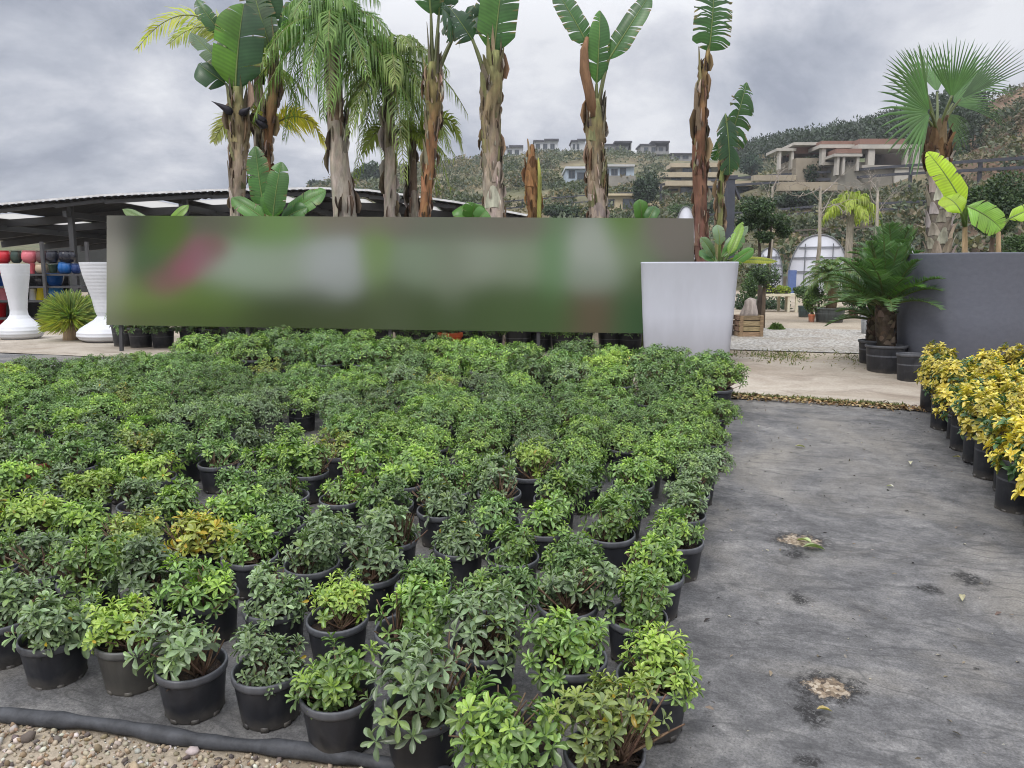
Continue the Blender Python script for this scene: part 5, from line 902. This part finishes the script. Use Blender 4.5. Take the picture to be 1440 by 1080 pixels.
# ------------------------------------------------------------------ houses on the hill
def house(name, label, x0, x1, yt, yb, wall, roofs=(), wins=(), slabs=(), depth=8, cat="house", rz=0.0, blocks=None, extra=()):
    """facade boxes measured in the photo, standing where their foot meets the hillside"""
    h = hill_hit((x0 + x1) / 2, yb); Y = h.y if h is not None else lerp(RID, (x0 + x1) / 2) - 2; o = wthing(name, label, cat, at((x0 + x1) / 2, yb, Y)); k = mpp(Y)
    m = M()
    for (a, b, c, d) in (blocks or [(x0, x1, yt, yb)]): pbox(m, a, b, c, d + (18 if d >= yb - .5 else 0), Y + rg.uniform(.0, .02), depth, wall)
    wpart(m, "wall", WALLM, o, False)
    for (a, b, c, d, col, pr) in roofs: m = M(); pbox(m, a, b, c, d, Y - pr, depth + pr + .3, col); wpart(m, "roof", WALLM, o, False)
    for (a, b, c, d) in wins:
        m = M(); pbox(m, a, b, c, d, Y - .03, .06, (.05, .05, .05)); q = wpart(m, "window", GLASS, o, False); f = M(); t = max(.05, .35 * k)
        A, Bz = at(a, d, Y), at(b, c, Y)
        for (xa, xb, za, zb_) in ((A.x - t, Bz.x + t, A.z - t, A.z), (A.x - t, Bz.x + t, Bz.z, Bz.z + t), (A.x - t, A.x, A.z, Bz.z), (Bz.x, Bz.x + t, A.z, Bz.z), ((A.x + Bz.x) / 2 - t / 2, (A.x + Bz.x) / 2 + t / 2, A.z, Bz.z)): box(f, xa, xb, Y - .09, Y - .032, za, zb_, (.10, .10, .11))
        fo = f.build("frame", METAL, q, False); fo.location = (0, 0, 0)
    for (a, b, c, d, col, pr) in slabs: m = M(); pbox(m, a, b, c, d, Y - pr, pr - .1, col); wpart(m, "terrace", WALLM, o, False)
    return o, Y
WH = srgb(196, 198, 202); GY = srgb(150, 150, 150); DKR = srgb(80, 80, 86); CR = srgb(196, 182, 152); BGE = srgb(188, 174, 150)
def top_house(label, x0, x1, yt, yb, wall, style, n=3):
    w = x1 - x0; h = yb - yt
    if style == 'pergola': return house("hill_house", label, x0, x1, yt + h * .3, yb, wall, [(x0 + w * .38, x1 + w * .03, yt, yt + h * .12, DKR, 1.5), (x0 - 1, x0 + w * .5, yt + h * .22, yt + h * .34, DKR, .3)], [(x0 + w * (.12 + .26 * i), x0 + w * (.26 + .26 * i), yt + h * .5, yt + h * .8) for i in range(n)], [(x0 + w * .5, x1, yb - h * .22, yb, wall * .8, 1.6)], blocks=[(x0, x0 + w * .55, yt + h * .32, yb), (x0 + w * .55, x0 + w * .88, yt + h * .42, yb), (x1 - w * .05, x1, yt + h * .1, yb)])
    return house("hill_house", label, x0, x1, yt + h * .2, yb, wall, [(x0 - 1, x0 + w * .4, yt + h * .1, yt + h * .24, DKR, .6), (x0 + w * .42, x1 + 1, yt, yt + h * .16, DKR, .8)], [(x0 + w * (.08 + .3 * i), x0 + w * (.24 + .3 * i), yt + h * .45, yt + h * .85) for i in range(n)], blocks=[(x0, x0 + w * .42, yt + h * .22, yb), (x0 + w * .42, x1, yt + h * .14, yb)])
top_house("white ridge house beside the thick flared trunk", 701, 735, 204, 220, WH, 'flat'); top_house("white two storey ridge house above the brown stump", 751, 785, 195, 212, WH, 'flat'); top_house("small white ridge house partly behind the forked tree", 804, 823, 195, 212, WH, 'flat', 2); top_house("grey ridge house with pergola roof right of the forked tree", 850, 888, 198, 217, GY, 'pergola'); top_house("grey pergola roofed house furthest along the ridge", 901, 941, 198, 217, GY, 'pergola')
house("hill_house", "low pale ridge house with a flat roof near the tall slender trunk", 944, 976, 216, 226, GY, [(943, 977, 215, 217, DKR, .5)], [(948, 956, 219, 223), (960, 968, 219, 223)])
house("modern_house", "white flat roofed modern house halfway up the scrubby hill", 796, 892, 234, 258, srgb(176, 188, 200), [(795, 832, 234, 237, srgb(205, 208, 214), .6), (840, 893, 231, 234, srgb(190, 190, 190), .6)], [(800, 808, 240, 250), (812, 822, 243, 254), (848, 856, 238, 246), (860, 868, 238, 246), (872, 880, 237, 246)], [(838, 894, 247, 262, srgb(146, 142, 134), 1.0)], blocks=[(796, 830, 236, 258), (842, 892, 233, 258)])
house("villa", "upper beige terraced villa with long flat eaves", 950, 1016, 236, 244, srgb(160, 150, 130), [(944, 1020, 229, 235, BGE, 1.4)], [(960, 976, 236.5, 242), (984, 1000, 236.5, 242)]); house("villa", "middle beige terraced villa with thick roof slab", 934, 1030, 249, 258, srgb(150, 142, 124), [(928, 1032, 242, 249, BGE, 1.5)], [(944, 958, 250, 257), (992, 1010, 250, 257)])
house("villa", "lowest terraced villa with a long strip of glazing behind the slender trunk", 940, 1066, 261, 283, srgb(178, 166, 142), [(936, 1068, 254, 261, BGE, 1.6)], [(957, 972, 263, 276), (975, 990, 263, 276), (998, 1014, 263, 276), (1016, 1032, 263, 276), (1036, 1052, 263, 276)], [(938, 1068, 278, 283, BGE, 1.6)])
house("villa", "cream house with two dark windows above the banner", 850, 897, 275, 296, CR, [(848, 899, 272, 275, CR * 1.1, .5)], [(853, 863, 281, 291), (876, 894, 280, 293)], cat="house")
def unfinished():
    h = hill_hit(1210, 268); Y = h.y; o = wthing("unfinished_building", "unfinished concrete building with red brick parapets below the pine ridge", "building", at(1210, 268, Y)); CO = srgb(168, 162, 152); CL = srgb(184, 179, 170); BRK = srgb(138, 108, 96); DKI = srgb(70, 62, 58); k = mpp(Y)
    def pc(name, L, mt=WALLM):
        m = M()
        for (a, b, c, d, dy, dep, col) in L: pbox(m, a, b, c, d, Y + dy, dep, col)
        wpart(m, name, mt, o, False)
    pc("lower_wall", [(1176, 1256, 232, 278, 0, 6, srgb(140, 136, 126)), (1256, 1306, 236, 276, -.3, 5, srgb(190, 186, 178)), (1118, 1176, 222, 262, 3, 6, srgb(150, 140, 124))])
    pc("white_wall", [(1340, 1402, 219, 252, -.6, 4, srgb(186, 184, 180)), (1306, 1340, 228, 256, -.6, 4, srgb(180, 178, 172))])
    for (a, b, c, d, dy, col) in ((1093, 1120, 208, 212, 4, CL), (1116, 1166, 200, 204, 3.5, CL), (1153, 1222, 203, 208, 1.5, CL), (1173, 1213, 216, 220, -.8, CL), (1207, 1276, 203, 209, -.2, CL), (1276, 1306, 203, 208, .3, CL)): pc("slab", [(a, b, c, d, dy, 4, col)])
    for (a, b, c, d, dy) in ((1118, 1164, 204, 216, 5, ), (1155, 1220, 198, 202.5, 2), (1176, 1212, 209, 215.5, -.4), (1209, 1275, 195, 202.5, .2)): pc("brick_parapet", [(a, b, c, d, dy, 6, BRK)])
    for (a, b, c, d, dy) in ((1095, 1099, 212, 238, 4.2), (1112, 1117, 212, 238, 4.2), (1155, 1162, 208, 232, 1.8), (1176, 1181, 220, 246, -.6), (1184, 1189, 220, 246, -.6), (1204, 1209, 220, 240, -.6), (1220, 1231, 209, 236, .0), (1272, 1278, 209, 236, .2), (1283, 1302, 208, 237, .2)): pc("column", [(a, b, c, d, dy, .8, CL)])
    for (a, b, c, d, dy) in ((1164, 1218, 208.5, 222, 6), (1190, 1204, 220.5, 236, 3), (1231, 1272, 209.5, 234, 6), (1100, 1111, 213, 236, 8)): pc("inner_wall", [(a, b, c, d, dy, .5, DKI)])  # back walls of the open bays, recess shade put into their dark colour
    pc("floor_slab", [(1160, 1222, 228, 232, 1.2, 6, CO), (1212, 1306, 232, 236, -.5, 7, CO)])
    pc("terrace_wall", [(1096, 1178, 256, 268, -2, 1.0, srgb(164, 152, 132)), (1060, 1120, 246, 254, 1, 1.0, srgb(168, 156, 136)), (1180, 1260, 270, 279, -3, 1.0, srgb(138, 128, 112))])
    m = M(); pbox(m, 1263, 1291, 259, 271, Y - 3, 1.5, srgb(170, 96, 66)); b = wthing("brick_pile", "pile of orange bricks below the white wall", "brick pile", at(1277, 271, Y - 3)); wpart(m, "bricks", WALLM, b, False)
unfinished()
# ------------------------------------------------------------------ scrub, pine ridge, litter
m = M(); r = np.random.default_rng(201); cnt = 0
CS = [(.095, .11, .055), (.07, .09, .048), (.15, .135, .075), (.11, .125, .07), (.18, .145, .085), (.06, .08, .048)]
for i in range(3000):
    px = r.uniform(380, 1500); Rr = lerp(RID, px); t = r.random() ** .8 * 1.0; Y = FOOT + t * (Rr - FOOT)
    if px > 1325 and r.random() < .62: continue
    x = (px - 720) / FPX * Y; z = hill_at(px, Y)
    if 1085 < px < 1312 and 190 < proj((x, Y, z))[1] < 274: continue
    s = r.uniform(.35, 1.35) * (1 + Y / 260); q = proj((x, Y, z))
    if 935 < px < 1070 and 226 < q[1] < 285: continue
    if 790 < px < 898 and 228 < q[1] < 262: continue
    if q[1] < lerp(SIL, px) + 4: s *= .45
    base = np.array(CS[int(r.integers(0, 6))]) * r.uniform(.8, 1.3); sq = r.uniform(.45, .8); n = 110 if Y < 120 else 70
    d = r.normal(size=(n, 3)); d /= np.linalg.norm(d, axis=1, keepdims=True); d[:, 2] = abs(d[:, 2]); wob = (1 + .3 * np.sin(d[:, :1] * 5 + i) * np.cos(d[:, 1:2] * 4 + i))
    L = s * r.uniform(.22, .42, n); quads(m, np.array((x, Y, z + .05)) + d * wob * np.array((s, s, s * sq)), d + r.normal(size=(n, 3)) * .7, d + np.array((0, 0, .5)), L, L * .6, base * r.uniform(.85, 1.2, (n, 1)))
tag(m.build("hillside_scrub", FAR_LEAF), "grey green and ochre scrub covering the hillside", "scrub", None, "stuff")
m = M()
for i in range(420):
    px = r.uniform(1022, 1345); Rr = lerp(RID, px); Y = Rr - r.random() ** 1.3 * 34; x = (px - 720) / FPX * Y; z = hill_at(px, Y); s = r.uniform(1.4, 2.6)
    base = np.array((.04, .062, .034)) * r.uniform(.75, 1.3)
    n = 150; d = r.normal(size=(n, 3)); d /= np.linalg.norm(d, axis=1, keepdims=True); L = s * r.uniform(.2, .36, n)
    quads(m, np.array((x, Y, z + s * .9)) + d * s * r.uniform(.6, 1, (n, 1)) * np.array((1, 1, .9)), d + r.normal(size=(n, 3)) * .6, d + np.array((0, 0, .5)), L, L * .55, base * r.uniform(.75, 1.3, (n, 1)))
tag(m.build("pine_woods", FAR_LEAF), "dark pine wood along the ridge behind the unfinished building", "pine wood", None, "stuff")
# small trees far beyond the shed
bush("small rounded tree on the skyline above the shed roof", 446, 261, 13, 7, 60, 500, .4, DK + MG, 210, "tree", "tree"); bush("low tree behind the shed beside the thin double trunk", 522, 246, 26, 16, 90, 900, .7, DK + MG + BG, 211, "tree", "tree")
# leaf litter and grass at the end of the cloth, grass along the gravel
m = M(); r = np.random.default_rng(220)
for i in range(2600):
    u = r.uniform(-1.2, 6); v = 7.10 + r.normal() * .045 + (.06 if r.random() < .3 else 0); p = B(u, v, .03 + r.random() * .02); put(m, CARD, p, (r.normal(), r.normal(), r.normal() * .25), (r.normal() * .3, r.normal() * .3, 1), r.uniform(.02, .05), r.uniform(.012, .028), jig(r, [(.30, .20, .09), (.20, .12, .06), (.42, .33, .16), (.12, .08, .05)][int(r.integers(0, 4))], .3))
tag(m.build("leaf_litter", STONE), "dry brown leaf litter along the end of the ground cloth", "leaf litter", None, "stuff")
m = M()
for i in range(9000):
    if r.random() < .3: u = r.uniform(-1, 1.2); v = 7.18 + abs(r.normal()) * .05; h = .025
    else:
        u = r.uniform(-1.2, 5); v = 9.75 + r.normal() * .32 ; h = r.uniform(.010, .035)
        if math.sin(u * 3.1 + 1) + math.sin(u * 7.3) + r.normal() * .9 < .2: continue
    p = B(u, v, .02); put(m, STRAP, p, (r.normal() * .9, r.normal() * .9, 1), (r.normal(), r.normal(), .2), h * r.uniform(.8, 1.6), .006, jig(r, (.15, .19, .06) if r.random() < .6 else (.30, .27, .12), .25))
q0 = ground(1092, 464)
for i in range(420): a = r.random() * 6.28; w = r.random() * .13; put(m, STRAP, (q0.x + w * math.cos(a) * 1.3, q0.y + w * math.sin(a), q0.z + .01), (math.cos(a) * .5, math.sin(a) * .5, 1), (r.normal(), r.normal(), .2), .11 * (1.05 - w / .14) * r.uniform(.5, 1.4), .006, jig(r, (.13, .22, .05), .25))
tag(m.build("grass", FAR_LEAF), "thin weedy grass along the edges of the concrete", "grass", None, "stuff")
# rolled front edge of the cloth
m = M(); pts = []; cs = []
for i in range(40): u = -3.2 + 2.6 * i / 39; p = B(u, vfront(u) - .005, .024 + .006 * math.sin(u * 9)); pts.append(p)
tube(m, pts, [.023 + .004 * math.sin(i * .9) + .003 * math.sin(i * 2.3) for i in range(40)], 14, (.050, .052, .058), True, .10, np.random.default_rng(3)); tag(m.build("cloth_roll", tint_mat("rolled_cloth", .6, 18, .5, 1.6, (1, 1, 1), .5, .006)), "rolled black front edge of the ground cloth by the loose gravel", "rolled edge")
# loose stones in front of the roll
m = M(); r = np.random.default_rng(230); ico = []
import bmesh
bm = bmesh.new(); bmesh.ops.create_icosphere(bm, subdivisions=1, radius=1); IV = np.array([v.co[:] for v in bm.verts]); IF = [[v.index for v in f.verts] for f in bm.faces]; bm.free()
for i in range(9500):
    u = r.uniform(-3.3, -.3); v = r.uniform(.95, 1.0 * vfront(u) - .02); p = B(u, v); s = .004 + .011 * r.random() ** 2.2
    if r.random() < .015: s = r.uniform(.016, .028)
    A_ = r.random((3, 3)) - .5; Q, _ = np.linalg.qr(A_); vv_ = (IV * (1 + .35 * (r.random((len(IV), 1)) - .5)) * np.array((1, .8, .55)) * s) @ Q; m.add(vv_ + np.array((p.x, p.y, p.z + s * .35)), IF, jig(r, [(.42, .37, .29), (.32, .26, .18), (.50, .47, .42), (.24, .17, .11), (.36, .30, .22), (.12, .10, .09)][int(r.integers(0, 6))], .25))
tag(m.build("gravel", STONE, None, True), "loose brown and cream gravel in front of the rolled cloth", "gravel", None, "stuff")
m = M(); r = np.random.default_rng(231)
for i in range(160): c0 = [(-2.62, 1.42), (-2.5, 1.36), (-2.3, 1.40)][i % 3]; p = B(c0[0] + r.normal() * .04, c0[1] + r.normal() * .03, .01); put(m, OVAL, p, (r.normal(), r.normal(), .7), (r.normal() * .3, 0, 1), .02, .010, jig(r, (.10, .22, .05), .25))
tag(m.build("weeds", LEAF), "small green weeds sprouting in the front gravel", "weeds", None, "stuff")
m = M(); r = np.random.default_rng(240)
for i in range(420):
    u = r.uniform(-.15, 1.25); v = r.uniform(1.2, 7.0); p = B(u, v, .026); L = .006 + .022 * r.random() ** 2.5; put(m, CARD, p, (r.normal(), r.normal(), r.normal() * .2), (r.normal() * .3, r.normal() * .3, 1), L, L * r.uniform(.2, .7), jig(r, [(.03, .028, .025), (.20, .16, .11), (.36, .33, .26), (.10, .08, .06)][int(r.integers(0, 4))], .3))
tag(m.build("litter", STONE), "specks of dry litter and soil scattered over the path cloth", "litter", None, "stuff")
# a few fallen leaves and a slab lying about
for i, (px, py, L, c, lab) in enumerate(((1130, 778, .10, (.30, .38, .16), "pale green leaf lying on a torn patch of the path"), (1140, 772, .08, (.36, .42, .20), "second pale leaf beside the torn patch of the path"), (1352, 847, .05, (.55, .50, .30), "pale yellow leaf lying alone on the dark cloth"), (1118, 634, .07, (.50, .46, .28), "cream leaf lying near the far end of the path"), (1256, 692, .045, (.55, .52, .46), "small whitish leaf mid path"), (1280, 656, .05, (.55, .52, .36), "pale leaf towards the golden shrubs"), (1148, 1011, .05, (.55, .42, .14), "yellow leaf beside the nearest torn patch"), (1350, 650, .05, (.50, .42, .16), "yellowish leaf at the foot of the golden shrubs"))):
    p = ground(px, py); m = M(); put(m, OVAL, (0, 0, 0), (math.cos(i * 2.1), math.sin(i * 2.1), .12), (0, .2, 1), L, L * .5, c); o = m.build("fallen_leaf", LEAF); o.location = p + Vector((0, 0, .034)); tag(o, lab, "leaf")

# ------------------------------------------------------------------ thin haze over the far hills
hz = M(); box(hz, -420, 420, -30, 420, -2, 95); hm_ = bpy.data.materials.new("haze_air"); hm_.use_nodes = True; N = hm_.node_tree.nodes; N.clear(); ou = N.new("ShaderNodeOutputMaterial"); pv = N.new("ShaderNodeVolumePrincipled"); pv.inputs["Color"].default_value = (.86, .89, .95, 1); pv.inputs["Density"].default_value = 0.0006; pv.inputs["Anisotropy"].default_value = 0.2; hm_.node_tree.links.new(pv.outputs[0], ou.inputs["Volume"])
tag(hz.build("haze", hm_, None, False), "thin pale haze in the air over the far hills", "haze", None, "stuff"); S.cycles.volume_bounces = 0
